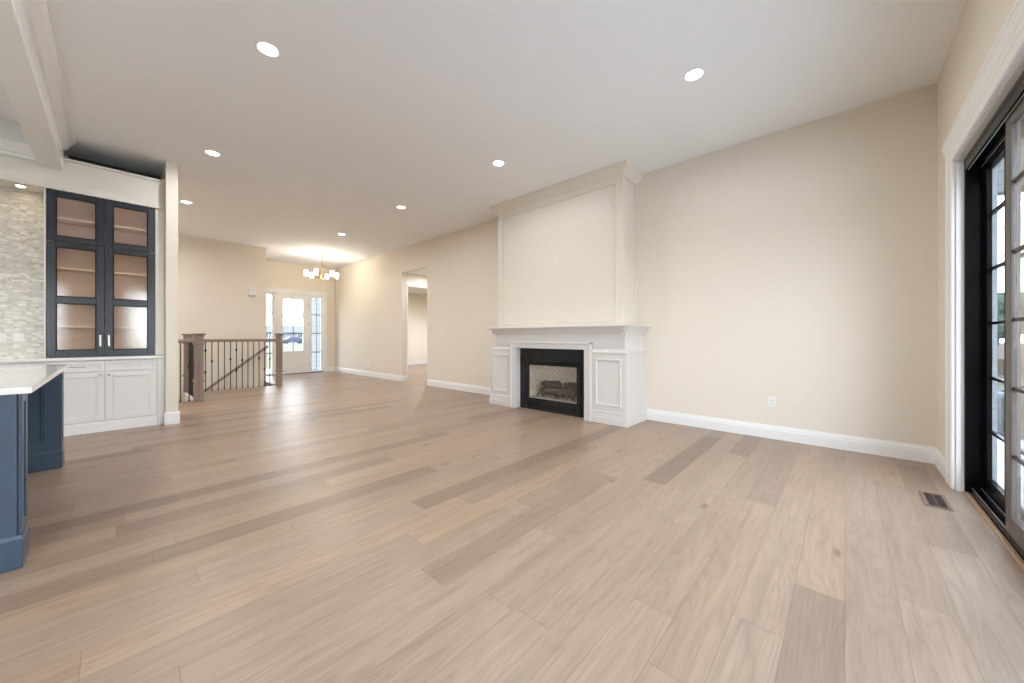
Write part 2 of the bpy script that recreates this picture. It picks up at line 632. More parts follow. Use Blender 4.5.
# ------------------------------------------------------------------ the setting
fl = MB()
FX0, FX1 = XF - 0.12, 0.652
for (x0, x1, y0, y1) in ((-8.72, FX1, YB, W), (-8.474, -7.2, W, 6.7), (-9.98, -8.72, 1.0, W), (XS, -9.98, 2.62, W), (XS - 0.12, XS, 2.65, W), (FX0, XS - 0.12, 2.0, W), (XS, -8.72, YB, -1.4),
                        (-13.3, -8.474, 5.15, 9.9)):
    x0, x1 = min(x0, x1), max(x0, x1)
    fl.box(x0, x1, y0, y1, -0.05, 0.0)
struct(fl, 'floor', FLOOR, 'pale oak plank floor running through the whole open room', 'floor', origin=(0, 0, 0))
struct(MB().box(XF - 0.15, XR + 0.18, YB - 0.15, W + 0.1, H, H + 0.12), 'ceiling', CEIL, 'high flat ceiling over the open living room', 'ceiling')

# fireplace wall, with the hall opening
HX0, HX1 = -8.474, -7.335
wl_ = MB()
wl_.box(HX1, XR + 0.18, W, W + 0.12, 0, H)
wl_.box(XF - 0.12, HX0, W, W + 0.12, 0, H)
wl_.box(HX0, HX1, W, W + 0.12, 2.83, H)
struct(wl_, 'wall_north', WALL, 'long cream wall holding the fireplace and the hall opening', 'wall')
# wall with the sliding door and a second window further back
DY0, DY1, DZ = 0.18, 4.27, 2.48
WY0, WY1 = -3.4, -0.85
rw = MB()
rw.box(XR, XR + 0.18, DY1, W, 0, H)
rw.box(XR, XR + 0.18, DY0, DY1, DZ, H)
rw.box(XR, XR + 0.18, WY1, DY0, 0, H)
rw.box(XR, XR + 0.18, WY0, WY1, 0, 0.3)
rw.box(XR, XR + 0.18, WY0, WY1, DZ, H)
rw.box(XR, XR + 0.18, YB - 0.12, WY0, 0, H)
struct(rw, 'wall_east', WALL, 'cream side wall around the tall black sliding door', 'wall')
# wall behind the camera with a wide kitchen window
bw = MB()
bw.box(XK - 0.3, -5.0, YB - 0.15, YB, 0, H)
bw.box(-5.0, -2.2, YB - 0.15, YB, 0, 1.05)
bw.box(-5.0, -2.2, YB - 0.15, YB, 2.4, H)
bw.box(-2.2, XR + 0.18, YB - 0.15, YB, 0, H)
struct(bw, 'wall_south', WALL, 'cream wall with the wide kitchen window', 'wall')
# kitchen wall and the wing wall at its end
kw = MB()
kw.box(XK - 0.12, XK, YB, 0.455, 0, H)
struct(kw, 'wall_kitchen', WALL, 'cream kitchen wall behind the glazed cabinet', 'wall')
kw = MB().box(XK - 0.12, -6.535, 0.455, 0.575, 0, H, 0.004)
struct(kw, 'wall_wing', WALL, 'narrow cream wall end between cabinet and stairs', 'wall')
# front wall with door opening, stair wall, foyer
fw = MB()
FY0, FY1 = 2.86, 4.665
fw.box(XF - 0.15, XF, 1.6, FY0, 0, H)
fw.box(XF - 0.15, XF, FY1, W, 0, H)
fw.box(XF - 0.15, XF, FY0, FY1, 2.5, H)
struct(fw, 'wall_west', WALL, 'cream front wall around the white entrance door', 'wall')
sw = MB()
sw.box(XS - 0.12, XS, YB, 2.65, -2.6, H)
sw.box(XF, XS - 0.12, 2.53, 2.65, 0, H)
struct(sw, 'wall_stair', WALL, 'tall cream wall behind the stair railing', 'wall')
struct(MB().box(XS, -7.392, -1.52, -1.4, -2.6, H), 'wall_landing', WALL, 'cream wall closing the stairwell', 'wall')
struct(MB().box(XS - 0.1, -8.4, -1.5, 2.7, -2.65, -2.6), 'floor_basement', BASEMENT, 'floor at the foot of the stairs', 'floor')
# stairwell linings below the floor
st = MB()
st.box(-9.98, -9.95, 1.0, 2.62, -2.6, -0.05)
st.box(-9.95, -8.72, 1.0, 1.03, -2.6, -0.05)
st.box(-8.72, -8.69, -1.4, 1.03, -2.6, -0.05)
st.box(XS, -9.98, 2.62, 2.65, -2.6, -0.2)
struct(st, 'wall_stairwell', WALL, 'cream lining of the stairwell below the floor', 'wall')
tr = MB()
tr.box(-9.98, -8.74, 0.985, 1.0, -0.20, 0.012, 0.003)
tr.box(-9.98, -8.74, 0.972, 0.985, -0.045, 0.012, 0.003)
struct(tr, 'trim_1', TRIM, 'white fascia board along the stairwell edge', 'trim')

# hall and the room beyond
hl = MB()
hl.box(HX0 - 0.12, HX0, W + 0.12, 5.20, 0, 2.83)
hl.box(HX0 - 0.12, HX0, 6.02, 6.7, 0, 2.83)
hl.box(HX0 - 0.12, HX0, 5.20, 6.02, 2.49, 2.83)
struct(hl, 'wall_hall_left', WALL, 'cream hall wall with an open doorway', 'wall')
struct(MB().box(HX1, HX1 + 0.12, W + 0.12, 6.8, 0, 2.83), 'wall_hall_right', WALL, 'cream hall wall facing the doorway', 'wall')
struct(MB().box(HX0 - 0.12, HX1, 6.7, 6.82, 0, 2.83), 'wall_hall_end', WALL, 'cream end wall of the short hall', 'wall')
struct(MB().box(HX0 - 0.12, HX1 + 0.12, W + 0.12, 6.8, 2.83, 2.9), 'ceiling_hall', CEIL, 'low ceiling of the short hall', 'ceiling')
br = MB()
br.box(-13.3, -13.2, 5.15, 10, 0, 3.0)
br.box(-13.3, -12.4, 9.9, 10, 0, 3.0)
br.box(-10.2, -8.5, 9.9, 10, 0, 3.0)
br.box(-12.4, -10.2, 9.9, 10, 0, 0.8)
br.box(-12.4, -10.2, 9.9, 10, 2.4, 3.0)
br.box(-8.594, -8.5, 6.82, 10, 0, 3.0)
struct(br, 'wall_bedroom', WALL, 'cream wall of the room seen through the doorway', 'wall')
struct(MB().box(-13.3, -8.594, 5.15, 10, 2.93, 3.0), 'ceiling_bedroom', TRIM, 'white ceiling of the room seen through the doorway', 'ceiling')
struct(MB().box(-13.2, -13.185, 5.15, 9.9, 0, 0.16), 'baseboard_bedroom', TRIM, 'white baseboard in the room beyond the doorway', 'baseboard')
dc = MB()
dc.box(HX0, HX0 + 0.018, 5.16, 5.20, 0, 2.53, 0.004)
dc.box(HX0, HX0 + 0.018, 6.02, 6.10, 0, 2.53, 0.004)
dc.box(HX0, HX0 + 0.018, 5.16, 6.10, 2.49, 2.60, 0.004)
dc.box(HX0 - 0.12, HX0, 5.20, 5.215, 0, 2.49)
dc.box(HX0 - 0.12, HX0, 6.005, 6.02, 0, 2.49)
dc.box(HX0 - 0.12, HX0, 5.20, 6.02, 2.475, 2.49)
struct(dc, 'trim_2', TRIM, 'white casing around the open hall doorway', 'trim')
bwn = thing('window_3', (-11.3, 9.95, 0.8), 'unseen window lighting the room beyond the hall', 'window', kind='structure')  # window put in out of view to let sky light in
MB().ring('y', -12.4, -10.2, 0.8, 2.4, 0.07, 9.92, 9.98).box(-11.33, -11.27, 9.93, 9.97, 0.87, 2.33).build('window_frame', TRIM, bwn)
MB().box(-12.33, -10.27, 9.945, 9.95, 0.87, 2.33).build('pane', PANE, bwn)


def base_poly(s=1, t=0.0):
    """baseboard section: (out from wall, height)"""
    return [(0, 0), (0.018, 0), (0.018, 0.100), (0.014, 0.108), (0.014, 0.122), (0.009, 0.134), (0.006, 0.150), (0, 0.150)]


def baseboard_y(mb, x0, x1, y):           # on a wall facing -y
    mb.prism([(y - a, b) for a, b in base_poly()], 'x', x0, x1)


def baseboard_x(mb, y0, y1, x, sgn):      # on a wall facing sgn*x
    mb.prism([(x + sgn * a, b) for a, b in base_poly()], 'y', y0, y1)


b = MB()
baseboard_y(b, -2.06, XR, W)
struct(b, 'baseboard_north_right', TRIM, 'white stepped baseboard between fireplace and corner', 'baseboard')
b = MB()
baseboard_y(b, HX1, -4.52, W)
baseboard_x(b, W, 5.6, HX1, -1)
struct(b, 'baseboard_north_left', TRIM, 'white stepped baseboard between hall opening and fireplace', 'baseboard')
b = MB()
baseboard_y(b, XF, HX0 + 0.01, W)
baseboard_x(b, W, 5.16, HX0, 1)
struct(b, 'baseboard_north_far', TRIM, 'white stepped baseboard between entrance corner and hall opening', 'baseboard')
b = MB()
baseboard_x(b, 4.44, W, XR, -1)
struct(b, 'baseboard_east', TRIM, 'short white baseboard beside the sliding door', 'baseboard')
b = MB()
baseboard_x(b, 4.76, W, XF, 1)
baseboard_x(b, 2.65, 2.765, XF, 1)
struct(b, 'baseboard_west', TRIM, 'white baseboard beside the entrance door', 'baseboard')
b = MB()
b.box(-6.56, -6.52, 0.44, 0.592, 0, 0.150, 0.006)
b.box(-6.95, -6.54, 0.575, 0.592, 0, 0.150, 0.004)
b.prism([(-6.545, 0.150), (-6.522, 0.150), (-6.532, 0.165), (-6.545, 0.165)], 'y', 0.447, 0.587)
struct(b, 'baseboard_wing', TRIM, 'tall white plinth around the narrow wall end', 'baseboard')

# ------------------------------------------------------------------ kitchen ceiling beams
bm_ = MB()
bm_.box(XC - 0.02, XR, -0.575, -0.395, 3.075, H, 0.004)
bm_.prism([(-0.395, 3.30), (-0.375, 3.31), (-0.335, 3.38), (-0.31, 3.41), (-0.305, H), (-0.395, H)], 'x', XC - 0.02, XR)
struct(bm_, 'trim_3', TRIM, 'painted ceiling beam with crown moulding over the kitchen edge', 'ceiling beam')
bm_ = MB()
bm_.box(XK, XC + 0.05, -3.28, -0.575, 3.10, H, 0.004)
bm_.prism([(XC + 0.05, 3.13), (XC + 0.07, 3.14), (XC + 0.12, 3.23), (XC + 0.12, 3.26), (XC + 0.05, 3.26)], 'y', -3.28, -0.575)
struct(bm_, 'trim_4', TRIM, 'painted bulkhead above the tiled kitchen recess', 'ceiling beam')

# ------------------------------------------------------------------ chimney breast
BX0, BX1, BY = -4.53, -2.195, 4.595
cb_ = thing('wall_chimney', ((BX0 + BX1) / 2, W, 1.3), 'cream chimney breast rising from mantel to ceiling', 'chimney breast', kind='structure')
MB().box(BX0, BX1, BY, W, 1.30, H).build('breast_face', BREAST, cb_)
mm = MB()
mm.box(BX0, BX0 + 0.085, BY - 0.014, BY, 1.31, 3.31, 0.003)
mm.box(BX1 - 0.085, BX1, BY - 0.014, BY, 1.31, 3.31, 0.003)
mm.box(BX0 + 0.085, BX1 - 0.085, BY - 0.014, BY, 1.31, 1.365, 0.003)
mm.box(BX0 + 0.085, BX1 - 0.085, BY - 0.014, BY, 3.24, 3.31, 0.003)
mm.ring('y', BX0 + 0.085, BX1 - 0.085, 1.365, 3.24, 0.022, BY - 0.020, BY - 0.002, 0.005)
mm.box(BX1, BX1 + 0.012, BY - 0.014, BY + 0.075, 1.31, 3.31, 0.003)
mm.box(BX1, BX1 + 0.012, W - 0.075, W, 1.31, 3.31, 0.003)
mm.build('panel_moulding', BREAST, cb_)
cr = MB()
CRP = [(0, 3.285), (0.016, 3.29), (0.016, 3.315), (0.04, 3.33), (0.085, 3.39), (0.095, 3.41), (0.11, 3.415), (0.11, H), (0, H)]
cr.prism([(BY - a, z) for a, z in CRP], 'x', BX0 - 0.0, BX1 + 0.0)
# mitred returns on both ends
for sx, xe in ((1, BX1), (-1, BX0)):
    A = []
    for a, z in CRP:
        A.append((cr.bm.verts.new((xe, BY - a, z)), cr.bm.verts.new((xe + sx * a, BY - a, z)), cr.bm.verts.new((xe + sx * a, W, z))))
    for p, q in zip(A, A[1:]):
        for i in (0, 1):
            if (p[i].co - p[i + 1].co).length < 1e-6 and (q[i].co - q[i + 1].co).length < 1e-6:
                continue
            try:
                if (p[i].co - p[i + 1].co).length < 1e-6:
                    cr.bm.faces.new((p[i], q[i + 1], q[i]))
                elif (q[i].co - q[i + 1].co).length < 1e-6:
                    cr.bm.faces.new((p[i], p[i + 1], q[i]))
                else:
                    cr.bm.faces.new((p[i], p[i + 1], q[i + 1], q[i]))
            except ValueError:
                pass
cr.build('crown_moulding', BREAST, cb_)

# ------------------------------------------------------------------ fireplace
PX0, PX1, PX2, PX3 = -4.525, -4.03, -2.565, -2.05
PY = 4.40
FP = thing('fireplace', ((PX0 + PX3) / 2, W, 0), 'white panelled mantel fireplace with black tile and glass firebox', 'fireplace')
for (a, c_) in ((PX0, PX1), (PX2, PX3)):
    pl = MB()
    pl.box(a, c_, PY, W, 0, 0.945)
    pil = pl.build('pilaster', MANTEL, FP)
    pm = MB()
    pm.ring('y', a + 0.068, c_ - 0.068, 0.235, 0.862, 0.028, PY - 0.016, PY + 0.001, 0.006)
    pm.ring('y', a + 0.096, c_ - 0.096, 0.263, 0.834, 0.010, PY - 0.007, PY + 0.001, 0.003)
    pm.build('panel_moulding', MANTEL, pil)
    pb = MB()
    for (q0, q1, pr) in ((0, 0.085, 0.020), (0.085, 0.115, 0.014), (0.115, 0.165, 0.008)):
        pb.box(a - pr, c_ + pr * (1 if c_ == PX3 else 0), PY - pr, W, q0, q1, 0.003)
    pb.build('plinth', MANTEL, pil)
    pc = MB()
    e0, e1 = (a - 0.012, c_) if a == PX0 else (a, c_ + 0.012)
    f0, f1 = (a + 0.09, c_) if a == PX0 else (a, c_ - 0.035)
    # sloped cap running into the frieze
    v = [pc.bm.verts.new(k) for k in ((e0, PY - 0.012, 0.935), (e1, PY - 0.012, 0.935), (e1, W, 0.935), (e0, W, 0.935),
                                      (f0, PY + 0.05, 0.985), (f1, PY + 0.05, 0.985), (f1, W, 0.985), (f0, W, 0.985),
                                      (e0, PY - 0.012, 0.950), (e1, PY - 0.012, 0.950), (e1, W, 0.950), (e0, W, 0.950))]
    for q in ((0, 1, 2, 3), (4, 5, 6, 7)):
        pc.bm.faces.new([v[i] for i in q])
    for i in range(4):
        j = (i + 1) % 4
        pc.bm.faces.new((v[i], v[j], v[8 + j], v[8 + i]))
        pc.bm.faces.new((v[8 + i], v[8 + j], v[4 + j], v[4 + i]))
    pc.build('cap_moulding', MANTEL, pil)
GX0, GX1 = PX0 + 0.09, PX3 - 0.035
fz = MB()
fz.prism([(PY + 0.05, 0.975), (PY + 0.045, 1.0), (PY + 0.035, 1.02), (PY + 0.035, 1.165), (PY + 0.05, 1.18), (W, 1.18), (W, 0.975)], 'x', GX0, GX1)
fz.box(GX0 + 0.3, GX1 - 0.3, PY + 0.035, W, 0.97, 0.99)
fz.build('frieze', MANTEL, FP)
sh = MB()
SX0, SX1, SY = -4.60, -1.995, 4.315
sh.box(SX0, SX1, SY, W, 1.285, 1.312, 0.005, 2)
shelf = sh.build('mantel_shelf', MANTEL, FP)
cv = MB()
prof = [(0.0, 1.165), (0.015, 1.165), (0.015, 1.185), (0.028, 1.20), (0.06, 1.235), (0.085, 1.27), (0.09, 1.286), (0.0, 1.286)]
cv.prism([(PY + 0.035 - a, z) for a, z in prof], 'x', GX0 - 0.03, GX1 + 0.02)
A = []
for sx, xe in ((1, GX1), (-1, GX0)):
    cv.prism([(xe + sx * a * 0.6 - (0.0 if a else sx * 0.05), z) for a, z in prof], 'y', PY + 0.0, W)
cv.build('bed_moulding', MANTEL, shelf)
# opening frame
OX0, OX1, OZ = -3.94, -2.66, 0.98
FYF = PY - 0.022
of = MB()
of.box(PX1, OX0, FYF, 4.52, 0, OZ + 0.085, 0.003)
of.box(OX1, PX2, FYF, 4.52, 0, OZ + 0.085, 0.003)
of.box(OX0, OX1, FYF, 4.52, OZ, OZ + 0.085, 0.003)
of.box(PX1 - 0.012, PX1 + 0.014, FYF - 0.016, PY + 0.02, 0, OZ + 0.097, 0.004)
of.box(PX2 - 0.014, PX2 + 0.012, FYF - 0.016, PY + 0.02, 0, OZ + 0.097, 0.004)
of.box(PX1 - 0.012, PX2 + 0.012, FYF - 0.016, PY + 0.06, OZ + 0.071, OZ + 0.097, 0.004)
of.build('opening_frame', MANTEL, FP)
# black tiles around the firebox
KX0, KX1, KZ0, KZ1 = -3.775, -2.80, 0.0, 0.768
TY = 4.505
tl = MB()
zs = [0.0, 0.256, 0.512, 0.768, OZ]
for z0, z1 in zip(zs, zs[1:]):
    tl.box(OX0, KX0, TY, TY + 0.02, z0 + 0.0015, z1 - 0.0015, 0.002)
    tl.box(KX1, OX1, TY, TY + 0.02, z0 + 0.0015, z1 - 0.0015, 0.002)
xs = [KX0, -3.44, -2.83 + 0.03, KX1]
xs = [KX0, -3.45, -3.125, KX1]
for x0, x1 in zip(xs, xs[1:]):
    tl.box(x0 + 0.0015, x1 - 0.0015, TY, TY + 0.02, KZ1, OZ - 0.001, 0.002)
tl.build('tile_surround', BTILE, FP)
MB().box(OX0, OX1, TY + 0.012, TY + 0.04, KZ1 - 0.01, OZ).box(OX0, KX0, TY + 0.012, TY + 0.04, 0, OZ).box(KX1, OX1, TY + 0.012, TY + 0.04, 0, OZ).build('grout', GROUT, FP)
# firebox
IY0, IY1 = 4.53, 4.90
IX0, IX1, IZ0, IZ1 = KX0 + 0.015, KX1 - 0.055, 0.180, 0.708
fb = MB()
fb.ring('y', KX0, KX1, 0.0, KZ1, 0.012, TY - 0.012, TY + 0.06, 0.002)
fb.box(KX0, IX0, TY - 0.004, TY + 0.03, 0.17, 0.722)
fb.box(IX1, KX1, TY - 0.004, TY + 0.03, 0.17, 0.722)
fb.box(KX0, KX1, TY - 0.004, TY + 0.03, IZ1, 0.722)
fb.box(KX0, KX1, TY - 0.004, TY + 0.03, 0.165, IZ0)
fbx = fb.build('firebox', BMETAL, FP)
g = MB()
for k in range(3):
    g.box(KX0 + 0.01, KX1 - 0.01, TY - 0.006, TY + 0.02, 0.725 + 0.012 * k, 0.733 + 0.012 * k, 0.002)
g.box(KX0, KX1, TY + 0.019, TY + 0.05, 0.722, KZ1)
g.build('louvre', BMETAL, fbx)
g = MB()
for k in range(5):
    g.box(KX0 + 0.01, KX1 - 0.01, TY - 0.006, TY + 0.024, 0.02 + 0.028 * k, 0.036 + 0.028 * k, 0.003)
g.box(KX0, KX1, TY + 0.022, TY + 0.05, 0.0, 0.17)
g.build('louvre', BMETAL, fbx)
for k, xx in enumerate((-3.70, -3.58, -3.51)):
    MB().cyl((xx, TY - 0.004, 0.095), (xx, TY - 0.034, 0.095), 0.028 if k < 2 else 0.016, n=14).build('control_knob', BMETAL, fbx, True)
MB().box(IX0, IX1, TY + 0.006, TY + 0.010, IZ0, IZ1).build('glass_door', FIREGLASS, fbx)
ln = MB()
ln.box(IX0 - 0.02, IX0, IY0, IY1, 0.12, 0.735)
ln.box(IX1, IX1 + 0.02, IY0, IY1, 0.12, 0.735)
ln.box(IX0, IX1, IY1, IY1 + 0.02, 0.12, 0.735)
ln.build('brick_lining', BRICK, fbx)
MB().box(IX0 - 0.02, IX1 + 0.02, IY0, IY1, 0.12, 0.19).build('hearth_pan', EMBER, fbx)
MB().box(IX0 - 0.02, IX1 + 0.02, IY0, IY1, 0.73, 0.755).build('firebox_top', BRICK, fbx)

# grate and logs inside the firebox
gr = MB()
for xx in (-3.56, -3.30, -3.02):
    pts = [(xx, 4.88, 0.232), (xx, 4.66, 0.232), (xx, 4.60, 0.245), (xx, 4.575, 0.275), (xx - 0.02, 4.572, 0.30), (xx - 0.045, 4.578, 0.31)]
    gr.tube(pts, 0.009, 8)
    gr.cyl((xx, 4.63, 0.19), (xx, 4.63, 0.232), 0.008, n=8)
    gr.cyl((xx, 4.86, 0.19), (xx, 4.86, 0.232), 0.008, n=8)
gr.tube([(-3.58, 4.70, 0.235), (-3.0, 4.70, 0.235)], 0.008, 8)
gr.tube([(-3.66, 4.60, 0.19), (-3.64, 4.585, 0.24), (-3.57, 4.578, 0.27), (-3.50, 4.578, 0.25), (-3.47, 4.585, 0.195)], 0.009, 8)
gr.tube([(-3.10, 4.60, 0.19), (-3.08, 4.585, 0.235), (-3.0, 4.578, 0.25), (-2.93, 4.585, 0.19)], 0.009, 8)
tag(gr.build('fire_grate', IRON, None, True), 'black iron grate with curled ends under the firebox logs', 'fire grate')


def make_log(p0, p1, r, seed, label):
    rnd = random.Random(seed)
    p0, p1 = Vector(p0), Vector(p1)
    n = 7
    pts, rs = [], []
    for i in range(n + 1):
        f = i / n
        q = p0.lerp(p1, f) + Vector((rnd.uniform(-.008, .008), rnd.uniform(-.008, .008), rnd.uniform(-.01, .01) + 0.012 * math.sin(f * PI)))
        pts.append(q)
        rs.append(r * (0.86 + 0.28 * rnd.random()) * (0.8 if i in (0, n) else 1))
    m = MB().tube(pts, rs, 14)
    for v in m.bm.verts:
        v.co += Vector((rnd.uniform(-1, 1), rnd.uniform(-1, 1), rnd.uniform(-1, 1))) * r * 0.12
    tag(m.build('fire_log', LOG, None, True), label, 'log', 'charred logs in the firebox')


make_log((-3.60, 4.655, 0.294), (-2.98, 4.665, 0.292), 0.048, 1, 'longest charred log, low at the front of the grate')
make_log((-3.60, 4.80, 0.298), (-3.28, 4.80, 0.294), 0.052, 2, 'thick charred log behind the front log, left half')
make_log((-3.20, 4.80, 0.294), (-2.90, 4.80, 0.300), 0.052, 3, 'thick charred log behind the front log, right half')
make_log((-3.62, 4.70, 0.383), (-3.29, 4.75, 0.388), 0.050, 4, 'upper charred log resting across the left of the stack')
make_log((-3.22, 4.72, 0.392), (-2.92, 4.735, 0.394), 0.048, 5, 'upper charred log resting across the right of the stack')

# ------------------------------------------------------------------ sliding door (black) and its casing
cs = MB()
cs.box(0.590, XR, 4.268, 4.43, 0, 2.545, 0.006)
cs.box(0.584, XR, 4.40, 4.44, 0, 2.545, 0.005)
cs.box(0.590, XR, DY0 - 0.16, DY0 + 0.002, 0, 2.545, 0.006)
cs.box(0.590, XR, DY0, 4.27, DZ - 0.005, 2.545, 0.004)
cs.prism([(XR, 2.540), (0.588, 2.540), (0.588, 2.575), (0.582, 2.585), (0.578, 2.61), (0.570, 2.635), (0.566, 2.64), (0.566, 2.658), (XR, 2.658)], 'y', DY0 - 0.19, 4.465)
cs.box(XR, 0.655, 4.255, 4.270, 0, DZ)
cs.box(XR, 0.655, DY0, DY0 + 0.012, 0, DZ)
cs.box(XR, 0.655, DY0, 4.27, DZ - 0.012, DZ)
struct(cs, 'trim_5', TRIM, 'white casing with a stepped cornice around the sliding door', 'trim')
SD = thing('door_1', (0.74, (DY0 + DY1) / 2, 0), 'tall black framed sliding glass door with black grilles', 'sliding door', kind='structure')
fr = MB()
J0, J1 = 0.652, 0.792
fr.box(J0, J1, 4.225, 4.258, 0, 2.47, 0.003)
fr.box(J0, J1, DY0 + 0.01, DY0 + 0.045, 0, 2.47, 0.003)
fr.box(J0, J1, DY0 + 0.01, 4.258, 2.43, 2.47, 0.003)
fr.box(J0, J0 + 0.012, DY0 + 0.01, 4.258, 2.375, 2.44, 0.002)
fr.box(0.712, 0.724, DY0 + 0.01, 4.258, 2.375, 2.44, 0.002)
fr.box(J1 - 0.02, J1, DY0 + 0.01, 4.258, 2.355, 2.44, 0.002)
fr.box(J0 + 0.022, J1, DY0 + 0.01, 4.258, -0.02, 0.028, 0.003)
fr.box(J0 + 0.022, J0 + 0.030, 0.225, 4.225, 0.028, 0.045, 0.002)
fr.box(0.712, 0.722, 0.225, 4.225, 0.028, 0.058, 0.002)
fr.box(0.776, J1, 0.225, 4.225, 0.028, 0.09, 0.002)
fr.build('door_frame', BLACK, SD)
t_ = MB()
t_.box(J0 + 0.0305, J0 + 0.036, 0.23, 4.22, 0.028, 0.049, 0.001)
t_.box(0.7225, 0.7275, 0.23, 4.22, 0.028, 0.062, 0.001)
t_.box(J0 + 0.0125, J0 + 0.017, 0.23, 4.22, 2.372, 2.40, 0.001)
t_.box(0.7245, 0.729, 0.23, 4.22, 2.372, 2.40, 0.001)
t_.build('track', ALU, SD)
MB().box(J0 - 0.002, J0 + 0.022, DY0, 4.258, -0.03, 0.012, 0.004).build('threshold_strip', OAKSTRIP, SD)


def sash(x, y0, y1, edge, handle=None):
    z0, z1, w = 0.05, 2.40, 0.088
    m_ = MB()
    m_.box(x - 0.017, x + 0.017, y0, y0 + w, z0, z1, 0.003)
    m_.box(x - 0.017, x + 0.017, y1 - w, y1, z0, z1, 0.003)
    m_.box(x - 0.017, x + 0.017, y0 + w, y1 - w, z0, z0 + 0.105, 0.003)
    m_.box(x - 0.017, x + 0.017, y0 + w, y1 - w, z1 - 0.075, z1, 0.003)
    p_ = m_.build('sash', edge, SD)
    MB().box(x - 0.006, x + 0.006, y0 + w, y1 - w, z0 + 0.105, z1 - 0.075).build('pane', PANE, p_)
    q = MB()
    yc = (y0 + y1) / 2
    q.box(x - 0.011, x + 0.011, yc - 0.009, yc + 0.009, z0 + 0.105, z1 - 0.075)
    for zz in (0.49, 0.865, 1.245, 1.62, 2.005):
        q.box(x - 0.010, x + 0.010, y0 + w, y1 - w, zz - 0.009, zz + 0.009)
    q.build('grille', BLACK, p_)
    if x > 0.74:
        c_ = MB()
        c_.box(x + 0.0065, x + 0.0175, y1 - w - 0.003, y1 - w, z0 + 0.105, z1 - 0.075)
        c_.box(x + 0.0175, J1 + 0.004, y1 - 0.008, y1 - 0.001, z0, z1)
        c_.build('exterior_cladding', CLAD, p_)
    if handle:
        h_ = MB()
        h_.tube([(x - 0.02, handle, 0.95), (x - 0.055, handle, 0.97), (x - 0.06, handle, 1.06), (x - 0.055, handle, 1.15), (x - 0.02, handle, 1.17)], 0.009, 8)
        h_.build('handle', BLACK, p_, True)


sash(0.752, 3.335, 4.225, BLACK)
sash(0.691, 2.215, 3.425, BRONZE, 2.255)
sash(0.691, 1.005, 2.215, BRONZE, 2.175)
sash(0.752, 0.225, 1.095, BLACK)

# the second window on that wall and the kitchen window (behind the camera)
w2 = thing('window_1', (0.70, (WY0 + WY1) / 2, 0.3), 'tall black framed window further along the sliding door wall', 'window', kind='structure')
f_ = MB().ring('x', WY0, WY1, 0.3, DZ, 0.07, 0.67, 0.75)
for k in (1, 2):
    yy = WY0 + (WY1 - WY0) * k / 3
    f_.box(0.68, 0.74, yy - 0.03, yy + 0.03, 0.37, DZ - 0.07)
f_.build('window_frame', BLACK, w2)
MB().box(0.705, 0.715, WY0 + 0.07, WY1 - 0.07, 0.37, DZ - 0.07).build('pane', PANE, w2)
w3 = thing('window_2', (-3.6, YB - 0.08, 1.05), 'wide black framed window over the kitchen wall', 'window', kind='structure')
f_ = MB().ring('y', -5.0, -2.2, 1.05, 2.4, 0.07, YB - 0.12, YB - 0.04)
for xx in (-4.07, -3.13):
    f_.box(xx - 0.03, xx + 0.03, YB - 0.11, YB - 0.05, 1.12, 2.33)
f_.build('window_frame', BLACK, w3)
MB().box(-4.93, -2.27, YB - 0.085, YB - 0.075, 1.12, 2.33).build('pane', PANE, w3)

# ------------------------------------------------------------------ front entrance
ED = thing('door_2', (XF, 3.77, 0), 'white entrance door with half glass between two sidelights', 'entrance door', kind='structure')
ef = MB()
x0, x1 = XF - 0.10, XF - 0.01
ef.box(x0, x1, FY0, FY0 + 0.035, 0, 2.5)
ef.box(x0, x1, FY1 - 0.035, FY1, 0, 2.5)
ef.box(x0, x1, FY0, FY1, 2.465, 2.5)
ef.box(x0, x1, 3.24, 3.318, 0, 2.5, 0.004)
ef.box(x0, x1, 4.243, 4.29, 0, 2.5, 0.004)
ef.build('door_frame', TRIM, ED)
MB().box(x0, XF + 0.03, FY0, FY1, -0.01, 0.022, 0.004).build('sill', REGDARK, ED)
# the door leaf
dl = MB()
L0, L1, G0, G1, GZ0, GZ1 = 3.322, 4.238, 3.50, 4.065, 0.70, 2.33
xa, xb = XF - 0.075, XF - 0.03
dl.box(xa, xb, L0, G0, 0.03, 2.46)
dl.box(xa, xb, G1, L1, 0.03, 2.46)
dl.box(xa, xb, G0, G1, GZ1, 2.46)
dl.box(xa, xb, G0, G1, 0.03, GZ0)
dl.ring('x', G0 - 0.035, G1 + 0.035, GZ0 - 0.035, GZ1 + 0.035, 0.04, xb - 0.002, xb + 0.014, 0.005)
dl.ring('x', 3.44, 4.12, 0.16, 0.58, 0.025, xb - 0.002, xb + 0.008, 0.004)
leaf = dl.build('door_leaf', TRIM, ED)
MB().box(xa + 0.02, xa + 0.025, G0, G1, GZ0, GZ1).build('pane', PANE, leaf)
mu = MB()
mu.box(xa + 0.012, xa + 0.033, 3.773, 3.793, GZ0, GZ1)
for zz in (1.26, 1.80):
    mu.box(xa + 0.012, xa + 0.033, G0, G1, zz - 0.012, zz + 0.012)
mu.build('grille', POST, leaf)
hg = MB()
for zz in (0.30, 0.92, 1.55, 2.15):
    hg.box(xb - 0.004, xb + 0.012, 4.236, 4.252, zz - 0.05, zz + 0.05, 0.003)
hg.build('hinge', IRON, leaf)
hd = MB()
hd.cyl((xb, 3.39, 1.0), (xb + 0.05, 3.39, 1.0), 0.014, n=12)
hd.tube([(xb + 0.05, 3.385, 1.0), (xb + 0.055, 3.45, 1.0), (xb + 0.05, 3.50, 0.995)], 0.009, 8)
hd.cyl((xb, 3.39, 1.0), (xb + 0.008, 3.39, 1.0), 0.032, n=16)
hd.cyl((xb, 3.39, 1.12), (xb + 0.015, 3.39, 1.12), 0.028, n=16)
